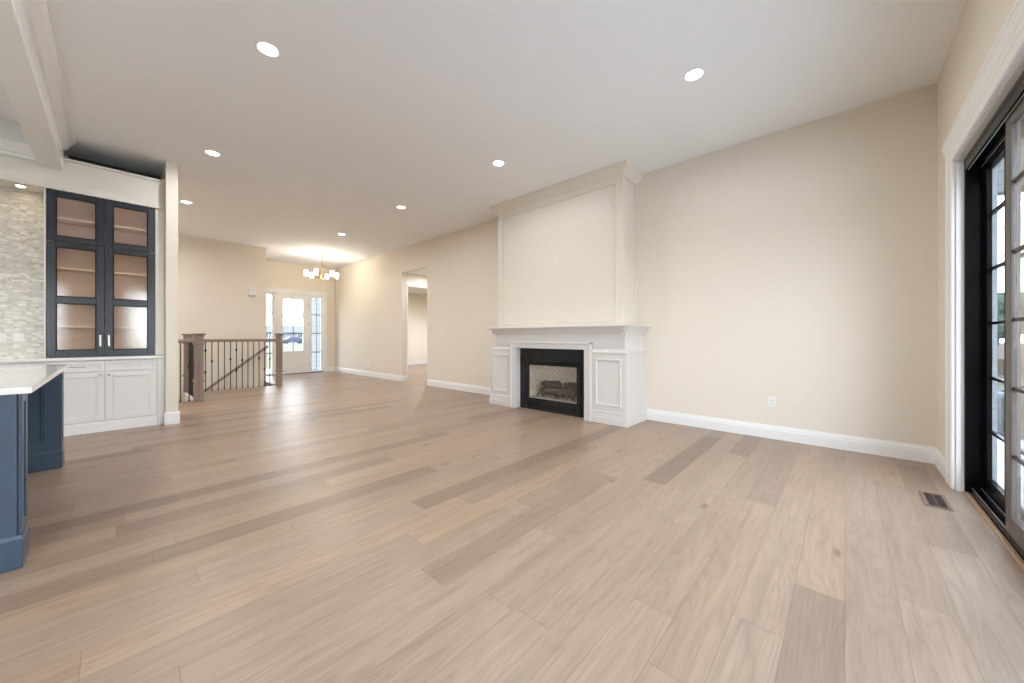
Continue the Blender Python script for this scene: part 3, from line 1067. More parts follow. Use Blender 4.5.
hd.build('door_handle', IRON, leaf, True)
for (a, c_) in ((FY0 + 0.035, 3.24), (4.29, FY1 - 0.035)):
    sl = MB().ring('x', a, c_, 0.03, 2.462, 0.03, XF - 0.08, XF - 0.03, 0.003).build('sidelight', TRIM, ED)
    MB().box(XF - 0.057, XF - 0.052, a + 0.03, c_ - 0.03, 0.06, 2.432).build('pane', PANE, sl)
    mu = MB()
    mu.box(XF - 0.065, XF - 0.045, (a + c_) / 2 - 0.008, (a + c_) / 2 + 0.008, 0.06, 2.432) if a > 4 else None
    for zz in (0.66, 1.27, 1.87):
        mu.box(XF - 0.065, XF - 0.045, a + 0.03, c_ - 0.03, zz - 0.014, zz + 0.014)
    mu.build('grille', POST, sl)
ec = MB()
ec.box(XF, XF + 0.022, 2.765, FY0 + 0.012, 0, 2.50, 0.004)
ec.box(XF, XF + 0.022, FY1 - 0.012, 4.76, 0, 2.50, 0.004)
ec.box(XF, XF + 0.024, 2.75, 4.775, 2.488, 2.60, 0.004)
ec.box(XF, XF + 0.045, 2.735, 4.79, 2.60, 2.628, 0.006)
struct(ec, 'trim_6', TRIM, 'white casing around the entrance door and sidelights', 'trim')

# ------------------------------------------------------------------ glazed hutch on the kitchen wall
HU = thing('glazed_cabinet', (XC, -0.077, 0.908), 'tall charcoal cabinet with seeded glass doors above the white drawers', 'cabinet')
U0, U1, UZ0, UZ1 = -0.515, 0.361, 0.912, 2.832
cc = MB()
cc.box(XK + 0.003, XC - 0.022, U0 - 0.016, U0 + 0.002, UZ0, UZ1)
cc.box(XK + 0.003, XC - 0.022, U1 - 0.002, 0.452, UZ0, UZ1)
cc.box(XC - 0.03, XC - 0.012, U1 + 0.004, 0.452, UZ0, UZ1, 0.002)
cc.box(XC - 0.03, XC - 0.006, U0 - 0.02, U0 - 0.004, UZ0, UZ1, 0.002)
cc.build('carcass', CREAMTRIM, HU)
MB().box(XK + 0.002, XK + 0.02, -0.39, 0.452, 2.834, H - 0.002).build('gap_shade_strip', GAPSHADE, HU)  # dark strip painting the shade at the back of the gap
ci = MB()
ci.box(XT + 0.004, XT + 0.014, U0, U1, UZ0, UZ1)
ci.box(XT + 0.014, XC - 0.022, U0 + 0.002, U0 + 0.016, UZ0, UZ1)
ci.box(XT + 0.014, XC - 0.022, U1 - 0.016, U1 - 0.002, UZ0, UZ1)
ci.box(XT + 0.014, XC - 0.022, -0.086, -0.069, UZ0, UZ1)
ci.box(XT + 0.014, XC - 0.022, U0, U1, UZ0, UZ0 + 0.02)
ci.box(XT + 0.014, XC - 0.022, U0, U1, UZ1 - 0.02, UZ1)
ci.build('lining', MAPLE, HU)
for yy in (U0 + 0.020, -0.0775, U1 - 0.020):
    MB().box(XC - 0.0285, XC - 0.0245, yy - 0.004, yy + 0.004, UZ0 + 0.03, UZ1 - 0.03).build('added_glow_strip', GLOWSTRIP, HU)  # added glowing strips, out of sight, to brighten the shelves
for zz in (1.27, 1.60, 1.95, 2.235, 2.53):
    MB().box(XT + 0.014, XC - 0.035, U0 + 0.016, U1 - 0.016, zz - 0.011, zz + 0.011, 0.002).build('shelf', MAPLE, HU)


def glazed_door(y0, y1, z0, z1, panes, handle_y=None):
    xa, xb = XC - 0.021, XC
    m_ = MB()
    w = 0.066
    m_.box(xa, xb, y0, y0 + w, z0, z1, 0.002)
    m_.box(xa, xb, y1 - w, y1, z0, z1, 0.002)
    edges = [z0] + [k for p in panes for k in p] + [z1]
    for i in range(0, len(edges), 2):
        m_.box(xa, xb, y0 + w, y1 - w, edges[i], edges[i + 1], 0.002)
    d_ = m_.build('door', CHAR, HU)
    bd = MB()
    for p0, p1 in panes:
        bd.ring('x', y0 + w, y1 - w, p0, p1, 0.009, xa + 0.003, xb - 0.005)
    bd.build('glazing_bead', BLACK, d_)
    pn = MB()
    for p0, p1 in panes:
        pn.box(xa + 0.006, xa + 0.010, y0 + w, y1 - w, p0, p1)
    pn.build('pane', SEEDED, d_)
    if handle_y is not None:
        hh = MB()
        hh.box(xb + 0.022, xb + 0.032, handle_y - 0.009, handle_y + 0.009, 1.035, 1.175, 0.003)
        hh.cyl((xb, handle_y, 1.06), (xb + 0.024, handle_y, 1.06), 0.006, n=8)
        hh.cyl((xb, handle_y, 1.15), (xb + 0.024, handle_y, 1.15), 0.006, n=8)
        hh.build('handle', CHROME, d_)


for (a, c_, hy) in ((U0, -0.079, -0.112), (-0.075, U1, -0.042)):
    glazed_door(a, c_, 2.247, UZ1 - 0.002, [(2.31, 2.765)])
    glazed_door(a, c_, UZ0 + 0.004, 2.242, [(0.995, 1.540), (1.615, 2.185)], hy)

# frieze over hutch and tiled recess
fz = MB()
fz.box(XC - 0.03, XC - 0.008, -3.28, 0.43, 2.834, 3.215, 0.002)
fz.box(XC - 0.03, XC + 0.008, -3.28, 0.452, 2.834, 2.868, 0.003)
fz.box(XC - 0.03, XC + 0.0, -3.28, 0.452, 2.868, 2.925, 0.003)
fz.box(XC - 0.03, XC + 0.010, -0.395, 0.43, 3.19, 3.218, 0.003)
fz.box(XC - 0.03, XC - 0.014, 0.43, 0.455, 2.834, 3.25, 0.002)
fz.box(XK, XC - 0.03, -3.28, U0 - 0.018, 2.834, 2.852)
struct(fz, 'trim_7', CREAMTRIM, 'cream frieze board above the glazed cabinet', 'trim')
# base cabinets
def shaker(mb, y0, y1, z0, z1, xf=XC, rail=0.062):
    mb.box(xf - 0.021, xf - 0.010, y0, y1, z0, z1)
    mb.ring('x', y0, y1, z0, z1, rail, xf - 0.018, xf, 0.002)
    mb.ring('x', y0 + rail, y1 - rail, z0 + rail, z1 - rail, 0.009, xf - 0.014, xf - 0.005, 0.002)
    return mb


def base_unit(yc, w, label):
    T = thing('base_cabinet', (XC, yc, 0), label, 'cabinet', 'white base cabinets along the kitchen wall')
    a, c_ = yc - w / 2, yc + w / 2
    MB().box(XK + 0.003, XC - 0.022, a + 0.001, c_ - 0.001, 0.02, 0.868).build('carcass', CABW, T)
    MB().box(XC - 0.03, XC + 0.012, a, c_, 0, 0.112, 0.003).box(XC - 0.03, XC + 0.004, a, c_, 0.112, 0.128, 0.002).build('plinth', TRIM, T)
    for (p, q, hx) in ((a + 0.002, yc - 0.002, -1), (yc + 0.002, c_ - 0.002, 1)):
        d_ = shaker(MB(), p, q, 0.735, 0.860, rail=0.034).build('drawer', CABW, T)
        d2 = shaker(MB(), p, q, 0.134, 0.728).build('door', CABW, T)
        hh = MB()
        cy_ = (p + q) / 2
        hh.box(XC + 0.020, XC + 0.028, cy_ - 0.075, cy_ + 0.075, 0.792, 0.800, 0.002)
        hh.cyl((XC, cy_ - 0.06, 0.796), (XC + 0.022, cy_ - 0.06, 0.796), 0.004, n=8)
        hh.cyl((XC, cy_ + 0.06, 0.796), (XC + 0.022, cy_ + 0.06, 0.796), 0.004, n=8)
        hh.build('handle', CHROME, d_)
        ky = q - 0.032 if hx < 0 else p + 0.032
        MB().cyl((XC, ky, 0.69), (XC + 0.02, ky, 0.69), 0.006, n=8).ball((XC + 0.024, ky, 0.69), 0.012, 10).build('knob', CHROME, d2, True)
    return T


b1 = base_unit(-0.075, 0.91, 'white base cabinet with drawers and shaker doors under the glazed charcoal cabinet')
base_unit(-0.075 - 0.91, 0.91, 'white base cabinet under the tiled recess, next to the one below the glazed cabinet')
base_unit(-0.075 - 1.82, 0.91, 'white base cabinet under the tiled recess, second along from the glazed cabinet')
base_unit(-0.075 - 2.73, 0.91, 'white base cabinet under the tiled recess, furthest from the glazed cabinet')
MB().box(XC - 0.05, XC - 0.004, 0.381, 0.453, 0.0, 0.868, 0.002).box(XC - 0.03, XC + 0.012, 0.381, 0.44, 0, 0.112, 0.003).build('end_filler', CABW, b1)
tag(MB().box(XK + 0.002, XC + 0.022, -3.28, 0.452, 0.870, 0.908, 0.004).build('counter', QUARTZ), 'white counter ledge between glazed cabinet and white drawers', 'countertop')
struct(MB().box(XK, XT + 0.018, -3.28, U0 - 0.02, 0.908, 2.834), 'wall_backsplash', MOSAIC, 'pearl mosaic tile covering the kitchen recess', 'backsplash', origin=(XT, 0, 0))
pk = thing('puck_light', (-6.75, -0.70, 2.834), 'small lit puck light under the frieze of the tiled recess', 'light')
MB().lathe([(0.045, 0.0), (0.045, -0.008), (0.034, -0.012), (0.034, 0.0)], (-6.75, -0.70, 2.834)).build('trim_ring', CHROME, pk, True)
MB().cyl((-6.75, -0.70, 2.8335), (-6.75, -0.70, 2.8265), 0.033, n=20).build('lens', PUCK, pk)
pk2 = copy_tree(pk, (0, -0.9, 0), 'small puck light further along the tiled recess')
for o in (pk, pk2):
    o['group'] = 'puck lights under the frieze'


def cover_plate(name, c, axis, sgn, label, kind='outlet', w=0.074, h=0.116, gang=1, group=None):
    """a wall plate centred at c, facing sgn along axis"""
    T = thing(name, c, label, kind, group)

    def bx(mb, u0, u1, z0, z1, d0, d1, bev):
        if axis == 'y':
            mb.box(c[0] + u0, c[0] + u1, c[1] + sgn * d0, c[1] + sgn * d1, c[2] + z0, c[2] + z1, bev)
        else:
            mb.box(c[0] + sgn * d0, c[0] + sgn * d1, c[1] + u0, c[1] + u1, c[2] + z0, c[2] + z1, bev)
        return mb
    bx(MB(), -w / 2, w / 2, -h / 2, h / 2, 0, 0.006, 0.002).build('plate', PLASTIC, T)
    for gi in range(gang):
        uc = (gi - (gang - 1) / 2) * 0.046
        if kind == 'outlet':
            m_ = MB()
            bx(m_, uc - 0.0165, uc + 0.0165, -0.034, 0.034, 0.006, 0.0085, 0.001)
            k_ = m_.build('socket', PLASTIC, T)
            for zz in (-0.018, 0.018):
                for u_ in (-0.0065, 0.0065):
                    bx(MB(), uc + u_ - 0.0015, uc + u_ + 0.0015, zz - 0.006, zz + 0.006, 0.0085, 0.0088, 0).build('slot', SLOT, k_)
        else:
            m_ = MB()
            bx(m_, uc - 0.0165, uc + 0.0165, -0.034, 0.034, 0.006, 0.009, 0.0015)
            m_.build('rocker', PLASTIC, T)
    return T


cover_plate('wall_outlet', (-0.612, W, 0.415), 'y', -1, 'white outlet low on the wall between fireplace and corner', group='wall outlets')
cover_plate('wall_outlet', (-5.667, W, 0.43), 'y', -1, 'white outlet low on the wall just left of the fireplace', group='wall outlets')
cover_plate('wall_outlet', (-10.266, W, 0.42), 'y', -1, 'white outlet low on the bright wall near the entrance', group='wall outlets')
cover_plate('wall_outlet', (-3.30, BY, 2.32), 'y', -1, 'small outlet plate high on the chimney breast', group='wall outlets')
cover_plate('light_switch', (-6.757, W, 1.285), 'y', -1, 'white switch plate at hand height right of the hall opening', 'light switch')
cover_plate('light_switch', (XT + 0.018, -0.735, 1.145), 'x', 1, 'white switch plate on the mosaic tile, nearer the cabinet', 'light switch', w=0.08, h=0.10, gang=1, group='switch plates on the tile')
cover_plate('light_switch', (XT + 0.018, -0.865, 1.145), 'x', 1, 'white switch plate on the mosaic tile, at the edge of the frame', 'light switch', w=0.09, h=0.10, gang=1, group='switch plates on the tile')
cv = thing('door_chime', (XS, 2.34, 2.18), 'square white chime box high on the wall above the railing', 'door chime')
MB().box(XS, XS + 0.012, 2.25, 2.43, 2.18, 2.37, 0.003).build('back_plate', PLASTIC, cv)
MB().box(XS + 0.012, XS + 0.055, 2.26, 2.42, 2.19, 2.36, 0.008, 2).build('cover', PLASTIC, cv)

# ------------------------------------------------------------------ island
IS = thing('kitchen_island', (-4.15, -0.9, 0), 'navy kitchen island with panelled end legs and a knee space', 'kitchen island')
IY1_, IYB, IYA = -0.325, -0.62, -1.45
IZ = 0.868


def end_leg(x0, x1):
    m_ = MB()
    m_.box(x0, x1, IYA, IY1_, 0.0, IZ)
    leg_ = m_.build('end_leg', NAVY, IS)
    t_ = MB()
    for xf, sg in ((x1, 1), (x0, -1)):
        lo, hi = (xf, xf + 0.014) if sg > 0 else (xf - 0.014, xf)
        for (a, c_) in ((IYA + 0.0, -0.875), (-0.875, IY1_)):
            t_.ring('x', a, c_, 0.165, IZ, 0.085, lo, hi, 0.002)
            t_.ring('x', a + 0.085, c_ - 0.085, 0.25, IZ - 0.085, 0.016, lo, hi - 0.004 * sg if sg > 0 else hi, 0.003)
    t_.ring('y', x0, x1, 0.165, IZ, 0.05, IY1_, IY1_ + 0.014, 0.002)
    t_.build('panel_frame', NAVY, leg_)
    p_ = MB()
    p_.box(x0 - 0.016, x1 + 0.02, IYA - 0.008, IY1_ + 0.018, 0, 0.145, 0.004)
    p_.prism([(x0 - 0.016, 0.145), (x1 + 0.02, 0.145), (x1 + 0.014, 0.165), (x0 - 0.012, 0.165)], 'y', IYA, IY1_ + 0.015)
    p_.build('plinth', NAVY, leg_)


end_leg(-3.215, -3.044)
end_leg(-5.272, -5.10)
ib = MB().box(-5.10, -3.215, IYA, IYB, 0.0, IZ).build('cabinet_body', NAVY, IS)
m_ = MB()
for a, c_ in ((-5.10, -4.47), (-4.47, -3.845), (-3.845, -3.215)):
    m_.ring('y', a, c_, 0.14, IZ, 0.07, IYB, IYB + 0.014, 0.002)
m_.box(-5.10, -3.215, IYB, IYB + 0.02, 0, 0.13, 0.003)
m_.build('back_panel', NAVY, ib)
tag(MB().box(-5.24, -2.985, -1.52, -0.276, 0.870, 0.902, 0.004, 2).build('island_countertop', QUARTZ), 'glossy white stone countertop on the navy island', 'countertop')

# ------------------------------------------------------------------ stairs and railing
sr = thing('stairs', (-10.49, 2.6, -2.6), 'brown stained stairs going down beside the cream wall', 'stairs', kind='structure')
for k in range(9):
    y1 = 2.62 - 0.26 * k
    MB().box(XS, -9.985, y1 - 0.02, y1, -0.19 * (k + 1), -0.19 * k - (0.0 if k else 0.0), 0.002).build('riser', NEWEL, sr)
    MB().box(XS, -9.985, y1 - 0.29, y1 - 0.02, -0.19 * (k + 1) - 0.03, -0.19 * (k + 1), 0.004).build('tread', NEWEL, sr)
MB().box(XS, -9.98, 2.60, 2.68, -0.028, 0.012, 0.006).build('nosing', NEWEL, sr)

RL = thing('stair_railing', (-9.6, 1.9, 0), 'grey brown stair railing with box newels and black iron balusters', 'stair railing')
RA, RB, RC = -8.665, -10.02, 1.035      # lines of the three runs


def newel(x, y, top, w=0.118):
    h_ = w / 2
    m_ = MB()
    m_.box(x - h_, x + h_, y - h_, y + h_, 0, top - 0.02)
    p_ = m_.build('newel_post', NEWEL, RL)
    MB().box(x - h_ - 0.007, x + h_ + 0.007, y - h_ - 0.007, y + h_ + 0.007, 0.0, 0.28, 0.004).build('base_block', NEWEL, p_)
    MB().box(x - h_ - 0.018, x + h_ + 0.018, y - h_ - 0.018, y + h_ + 0.018, 0.35 - 0.02, 0.375, 0.008).build('collar', NEWEL, p_)
    MB().box(x - h_ - 0.018, x + h_ + 0.018, y - h_ - 0.018, y + h_ + 0.018, 1.01, 1.045, 0.008).build('collar', NEWEL, p_)
    MB().box(x - h_ - 0.008, x + h_ + 0.008, y - h_ - 0.008, y + h_ + 0.008, 1.045, top - 0.03).build('neck_block', NEWEL, p_)
    q = MB()
    for sx, sy in ((1, 0), (-1, 0), (0, 1), (0, -1)):
        if sx:
            q.ring('x', y - h_, y + h_, 0.375, 1.01, 0.03, x + sx * h_ - 0.004, x + sx * h_ + 0.009, 0.002)
            q.ring('x', y - 0.018, y + 0.018, 0.44, 0.95, 0.008, x + sx * h_ - 0.004, x + sx * h_ + 0.006, 0.002)
        else:
            q.ring('y', x - h_, x + h_, 0.375, 1.01, 0.03, y + sy * h_ - 0.004, y + sy * h_ + 0.009, 0.002)
            q.ring('y', x - 0.018, x + 0.018, 0.44, 0.95, 0.008, y + sy * h_ - 0.004, y + sy * h_ + 0.006, 0.002)
    q.build('panel_frame', NEWEL, p_)
    q = MB()
    q.box(x - h_ - 0.018, x + h_ + 0.018, y - h_ - 0.018, y + h_ + 0.018, top - 0.05, top - 0.026, 0.008)
    q.box(x - h_ - 0.036, x + h_ + 0.036, y - h_ - 0.036, y + h_ + 0.036, top - 0.026, top, 0.008)
    q.build('cap', NEWEL, p_)


newel(RA, RC, 1.215)
newel(RB - 0.03, RC, 1.215)
newel(RB + 0.20, 2.62, 1.235, 0.098)


def rail(p0, p1):
    p0, p1 = Vector(p0), Vector(p1)
    m_ = MB()
    if abs(p0.x - p1.x) < 1e-4:
        prof = [(-0.02, 1.045), (0.02, 1.045), (0.032, 1.065), (0.032, 1.09), (0.02, 1.105), (-0.02, 1.105), (-0.032, 1.09), (-0.032, 1.065)]
        m_.prism([(p0.x + a, z) for a, z in prof], 'y', p0.y, p1.y)
    else:
        prof = [(-0.02, 1.045), (0.02, 1.045), (0.032, 1.065), (0.032, 1.09), (0.02, 1.105), (-0.02, 1.105), (-0.032, 1.09), (-0.032, 1.065)]
        m_.prism([(p0.y + a, z) for a, z in prof], 'x', p0.x, p1.x)
    m_.build('handrail', NEWEL, RL)


rail((RA, -1.38, 0), (RA, RC - 0.06, 0))
rail((RB + 0.03, RC, 0), (RA - 0.06, RC, 0))
rail((RB, RC + 0.06, 0), (RB, 2.62, 0))
rail((RB, 2.62, 0), (RB + 0.14, 2.62, 0))


def baluster(x, y, knobs):
    m_ = MB().box(x - 0.0075, x + 0.0075, y - 0.0075, y + 0.0075, 0.0, 1.05)
    m_.box(x - 0.014, x + 0.014, y - 0.014, y + 0.014, 0.0, 0.02, 0.003)
    b_ = m_.build('baluster', IRON, RL)
    if knobs:
        for zz in knobs:
            MB().lathe([(0.010, -0.03), (0.017, -0.016), (0.021, 0.0), (0.017, 0.016), (0.010, 0.03)], (x, y, zz), 8).build('knuckle', IRON, b_, True)


PAT = [(0.40, 0.865), (0.63,), (), (), (0.66,)]
for i in range(12):
    baluster(RB, 1.31 + i * 0.1065, PAT[i % 5])
for i in range(19):
    baluster(RA, 0.905 - i * 0.113, PAT[(i + 1) % 5])
for i in range(10):
    baluster(RA - 0.17 - i * 0.112, RC, PAT[(i + 2) % 5])
# wall rail down the stairs
hr = thing('wall_handrail', (XS, 2.5, 0.6), 'sloping grey brown handrail fixed to the wall above the stairs', 'handrail')
pA, pB = Vector((XS + 0.075, 2.66, 0.915)), Vector((XS + 0.075, 0.2, -0.93 - 0.15))
d_ = (pB - pA)
m_ = MB().tube([pA + d_ * 0.0, pA + d_ * 0.01, pA + d_ * 0.99, pB], 0.030, 10)
m_.build('rail', NEWEL, hr, True)
for f_ in (0.12, 0.5, 0.9):
    q = pA + d_ * f_
    MB().tube([(XS, q.y, q.z - 0.07), (XS + 0.05, q.y, q.z - 0.07), (XS + 0.075, q.y, q.z - 0.025)], 0.007, 8).build('bracket', IRON, hr, True)

# ------------------------------------------------------------------ recessed ceiling lights
def can(x, y, label, h_=None, watts=None, kind=None):
    h_ = H if h_ is None else h_
    watts = CAN_WATTS if watts is None else watts
    T = thing('recessed_light', (x, y, h_), label, 'ceiling light', 'recessed ceiling lights')
    MB().lathe([(0.086, 0.0), (0.084, -0.005), (0.074, -0.008), (0.068, -0.004), (0.068, 0.0)], (x, y, h_), 32).build('trim_ring', TRIM, T, True)
    MB().cyl((x, y, h_ - 0.0005), (x, y, h_ - 0.0045), 0.067, n=32).build('lens', CAN, T)
    ld = bpy.data.lights.new('downlight', 'AREA')
    ld.shape = 'DISK'
    ld.size = 0.125
    ld.energy = watts
    ld.color = (0.97, 0.975, 1.0)
    ld.spread = math.radians(174)
    lo = bpy.data.objects.new('downlight', ld)
    COL.objects.link(lo)
    lo.parent = T
    lo.location = (0, 0, -0.007)
    return T


c0 = can(-0.976, 3.43, 'lit recessed ceiling light nearest the sliding door')
for (x, y, lab) in ((-3.38, 3.43, 'lit recessed ceiling light above the front of the fireplace'),
                    (-5.80, 3.43, 'lit recessed ceiling light just left of the chimney breast'),
                    (-8.30, 3.43, 'lit recessed ceiling light between chandelier and hall opening'),
                    (-3.40, 0.83, 'lit recessed ceiling light near the ceiling beam, second row from the fireplace'),
                    (-5.83, 0.83, 'lit recessed ceiling light right of the glazed cabinet, middle of its row'),
                    (-8.27, 0.83, 'lit recessed ceiling light seen just past the narrow wall end'),
                    (-0.976, 0.83, 'unseen recessed ceiling light beside the kitchen beam, closest to the sliding door'),  # from here on unseen: the grid continued, kept for its light
                    (-0.976, -1.9, 'unseen recessed ceiling light over the kitchen, close to the tall side window'),
                    (-3.40, -1.9, 'unseen recessed ceiling light over the middle of the navy island'),
                    (-5.60, -1.9, 'unseen recessed ceiling light over the aisle between island and tiled recess')):
    copy_tree(c0, Vector((x, y, H)) - Vector(c0.location), lab)

can(-9.60, -0.30, 'added unseen recessed light over the stairwell, brightening its wall', H, 34.0)  # lamp added out of view to brighten the stair wall
can(-7.93, 5.65, 'added unseen recessed light brightening the short hall', 2.83, 8.0)  # lamp added out of view to lift the hall
can(-10.6, 7.6, 'added unseen recessed light brightening the room beyond the hall', 2.93, 60.0)  # added unseen lamp, makes the far room bright

# ------------------------------------------------------------------ chandelier
CX, CYY = -10.70, 3.885
CH = thing('chandelier', (CX, CYY, H), 'brass chandelier with six lit frosted shades near the entrance', 'chandelier')
MB().lathe([(0.065, 0.0), (0.065, -0.014), (0.05, -0.026), (0.012, -0.03)], (CX, CYY, H)).build('canopy', BRASS, CH, True)
MB().cyl((CX, CYY, 2.98), (CX, CYY, H - 0.02), 0.009, n=12).build('stem', BRASS, CH, True)
MB().lathe([(0.0, -0.075), (0.014, -0.07), (0.02, -0.05), (0.034, -0.03), (0.034, 0.02), (0.022, 0.04), (0.022, 0.19), (0.012, 0.22), (0.0, 0.222)], (CX, CYY, 2.775)).build('hub', BRASS, CH, True)
for k in range(6):
    a = 2 * PI * k / 6 + 0.35
    ux, uy = math.cos(a), math.sin(a)
    R_ = 0.385
    px, py = CX + ux * R_, CYY + uy * R_
    ar = MB().tube([(CX + ux * 0.02, CYY + uy * 0.02, 2.775), (CX + ux * 0.2, CYY + uy * 0.2, 2.758), (CX + ux * 0.36, CYY + uy * 0.36, 2.765), (px, py, 2.795)], 0.008, 8)
    ar.lathe([(0.012, -0.01), (0.05, 0.0), (0.054, 0.012), (0.02, 0.016)], (px, py, 2.795), 20)
    arm_ = ar.build('arm', BRASS, CH, True)
    MB().lathe([(0.030, 0.014), (0.041, 0.03), (0.043, 0.09), (0.041, 0.155), (0.037, 0.155), (0.036, 0.03)], (px, py, 2.795), 20).build('glass_shade', SHADE, arm_, True)

# ------------------------------------------------------------------ floor register
rg = thing('floor_register', (0.468, 3.892, 0), 'brown metal floor register beside the sliding door', 'floor register')
MB().ring('z', 0.405, 0.531, 3.735, 4.050, 0.020, 0.0, 0.006, 0.002).build('rim', REGFRAME, rg)
sl = MB().box(0.425, 0.511, 3.755, 4.030, 0.0005, 0.0015)
for k in range(17):
    yy = 3.765 + k * 0.0160
    sl.box(0.427, 0.509, yy, yy + 0.007, 0.0015, 0.005)
sl.box(0.464, 0.472, 3.755, 4.03, 0.0015, 0.0055)
sl.build('grille', REGDARK, rg)

# ------------------------------------------------------------------ outside
GZ = -0.22
struct(MB().box(0.80, 60, -60, 140, GZ - 0.4, GZ - 0.02), 'ground_east', LAWN, 'lawn outside the sliding door', 'lawn', origin=(0, 0, 0))
struct(MB().box(-13, 0.80, -60, -5.36, GZ - 0.4, GZ - 0.02), 'ground_south', LAWN, 'lawn behind the kitchen wall', 'lawn', origin=(0, 0, 0))
struct(MB().box(-13, 0.80, 10.0, 140, GZ - 0.4, GZ - 0.02), 'ground_north', LAWN, 'lawn beside the bedroom', 'lawn', origin=(0, 0, 0))
struct(MB().box(-220, -13.0, -120, 120, GZ - 0.4, GZ - 0.02), 'ground_west', LAWN, 'lawn in front of the house', 'lawn', origin=(0, 0, 0))
struct(MB().box(0.82, 7.5, -4.5, 7.2, GZ - 0.1, -0.06, 0.01), 'floor_patio', CONC, 'pale concrete patio outside the sliding door', 'patio')  # widened out of view to bounce light up to the ceiling
struct(MB().box(2, 30, 22, 60, GZ - 0.02, 0.35), 'ground_field', FIELD, 'brown field beyond the lawn', 'field', origin=(0, 0, 0))
struct(MB().box(-15.8, -12.85, 1.8, 4.7, GZ - 0.1, -0.05, 0.01), 'floor_porch', CONC, 'pale concrete step outside the entrance', 'porch')
struct(MB().box(-92, -84, -80, 80, GZ - 0.3, GZ), 'road', ASPH, 'grey street beyond the front lawn', 'road')
# porch wall beside the entrance
gw = MB().box(-14.87, XF - 0.15, 4.72, 4.95, GZ, 3.3)
struct(gw, 'wall_porch', SIDING, 'pale grey siding wall beside the entrance', 'wall', origin=(0, 0, 0))
# covered corner of the patio
pr = MB()
pr.box(0.83, 4.0, 6.7, 6.9, 2.78, 3.5)
pr.build('porch_gable', SIDING, None, origin=(0, 0, 0))
tag(bpy.data.objects['porch_gable'], 'grey sided gable beam seen through the sliding door', 'gable', kind='structure')
pp = thing('porch_post', (1.19, 6.80, -0.06), 'slim grey post seen through the sliding door', 'post')
MB().box(1.145, 1.235, 6.755, 6.845, -0.06, 2.78, 0.005).build('shaft', POST, pp)
MB().box(1.125, 1.255, 6.735, 6.865, -0.06, 0.10, 0.005).build('foot', POST, pp)
MB().box(1.125, 1.255, 6.735, 6.865, 2.68, 2.78, 0.005).build('capital', POST, pp)
ac = thing('air_conditioner', (1.86, 8.3, GZ), 'grey outdoor cooling unit beyond the patio', 'air conditioner')
MB().box(1.51, 2.26, 7.95, 8.65, GZ, GZ + 0.06).box(1.54, 2.23, 7.98, 8.62, GZ + 0.06, GZ + 0.62, 0.03, 2).build('case', ACM, ac)
q = MB()
for k in range(10):
    q.box(1.535, 2.235, 7.974, 8.626, GZ + 0.12 + k * 0.045, GZ + 0.14 + k * 0.045)
q.build('louvre', SLOT, ac)
MB().lathe([(0.30, 0), (0.30, 0.02), (0.05, 0.05), (0.0, 0.05)], (1.885, 8.3, GZ + 0.62)).build('fan_guard', SLOT, ac)


def tree(x, y, h_, r, label, seed):
    rnd = random.Random(seed)
    T = thing('tree', (x, y, GZ), label, 'tree', 'trees beyond the field')
    MB().tube([(x, y, GZ), (x + 0.1, y, h_ * 0.3), (x, y + 0.1, h_ * 0.6)], [0.22, 0.17, 0.1], 8).build('trunk', BARK, T, True)
    m_ = MB()
    for i in range(26):
        a, e_ = rnd.uniform(0, 2 * PI), rnd.uniform(-0.5, 1)
        m_.ball((x + math.cos(a) * r * rnd.uniform(.2, .8), y + math.sin(a) * r * rnd.uniform(.2, .8), h_ * 0.62 + e_ * h_ * 0.32), r * rnd.uniform(.25, .45), 8)
    for v in m_.bm.verts:
        v.co += Vector((rnd.uniform(-1, 1), rnd.uniform(-1, 1), rnd.uniform(-1, 1))) * 0.12
    m_.build('crown', TREE, T)


tree(11.6, 62, 5.0, 3.2, 'dark round tree at the far edge of the field', 3)
tree(19.0, 66, 4.2, 2.6, 'smaller dark tree further along the field edge', 4)


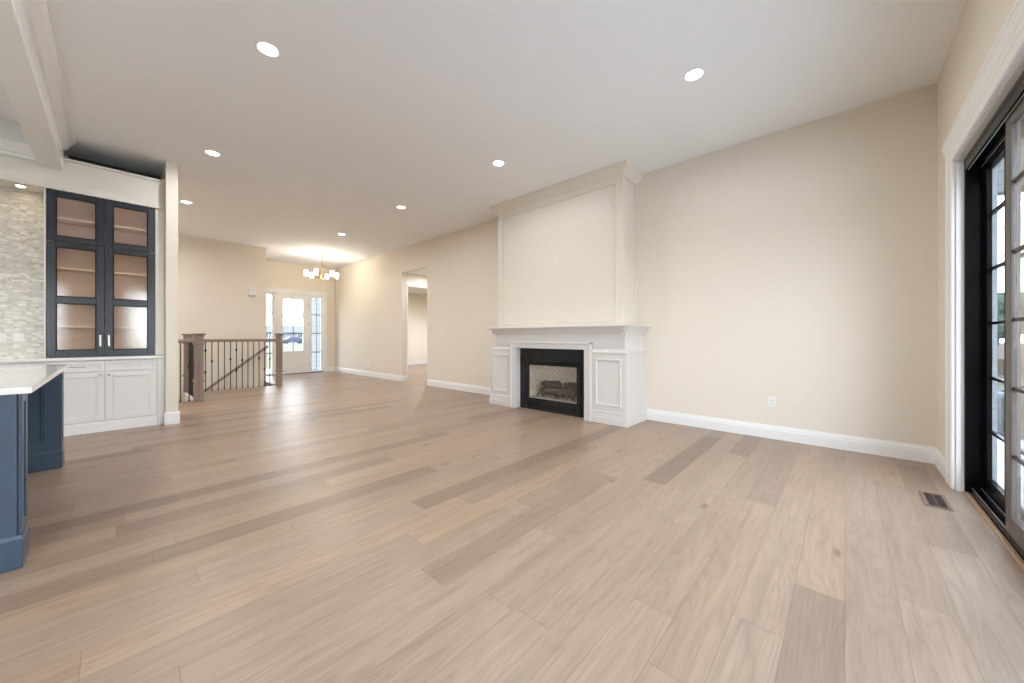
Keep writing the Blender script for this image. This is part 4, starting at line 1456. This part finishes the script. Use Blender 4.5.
def house(x, y, wx, wy, hz, ridge, m1, label):
    T = thing('house', (x, y, GZ), label, 'house', 'houses across the street')
    MB().box(x - wx / 2, x + wx / 2, y - wy / 2, y + wy / 2, GZ, hz).build('wall', m1, T, origin=(x, y, GZ))
    MB().prism([(x - wx / 2 - 0.5, hz), (x + wx / 2 + 0.5, hz), (x, ridge)], 'y', y - wy / 2 - 0.5, y + wy / 2 + 0.5).build('roof', ROOFS, T)
    for k in range(3):
        yy = y - wy / 2 + wy * (k + 0.5) / 3
        f_ = MB().ring('x', yy - 0.75, yy + 0.75, 0.9, 2.2, 0.08, x + wx / 2, x + wx / 2 + 0.06).build('window', TRIM, T)
        MB().box(x + wx / 2, x + wx / 2 + 0.03, yy - 0.67, yy + 0.67, 0.98, 2.12).build('pane', BACKWIN, f_)


house(-112, 33.5, 10, 24, 2.3, 4.3, SIDING2, 'low grey house across the street, behind the parked car')
house(-112, 8, 10, 17, 2.3, 4.4, SIDING, 'pale grey house across the street, left of the other')


def car(x, y):
    T = thing('parked_car', (x, y, GZ), 'dark blue car parked on the street', 'car')
    side = [(-2.2, 0.32), (-2.25, 0.7), (-2.1, 0.88), (-1.35, 0.95), (-0.75, 1.40), (0.75, 1.43), (1.45, 0.98), (2.1, 0.86), (2.25, 0.6), (2.2, 0.32)]
    MB().prism([(y + a, GZ + z) for a, z in side], 'x', x - 0.85, x + 0.85).build('body', CARB, T)
    q = MB()
    q.prism([(y + a, GZ + z) for a, z in ((-1.15, 0.97), (-0.70, 1.33), (-0.05, 1.35), (-0.05, 0.97))], 'x', x + 0.851, x + 0.856)
    q.prism([(y + a, GZ + z) for a, z in ((0.05, 0.97), (0.05, 1.35), (0.70, 1.36), (1.25, 0.99))], 'x', x + 0.851, x + 0.856)
    q.build('side_window', BACKWIN, T)
    for sx in (-1, 1):
        for yy in (-1.35, 1.35):
            MB().cyl((x + sx * 0.66, y + yy, GZ + 0.33), (x + sx * 0.88, y + yy, GZ + 0.33), 0.33, n=18).build('wheel', RUBBER, T)


car(-86, 25.5)
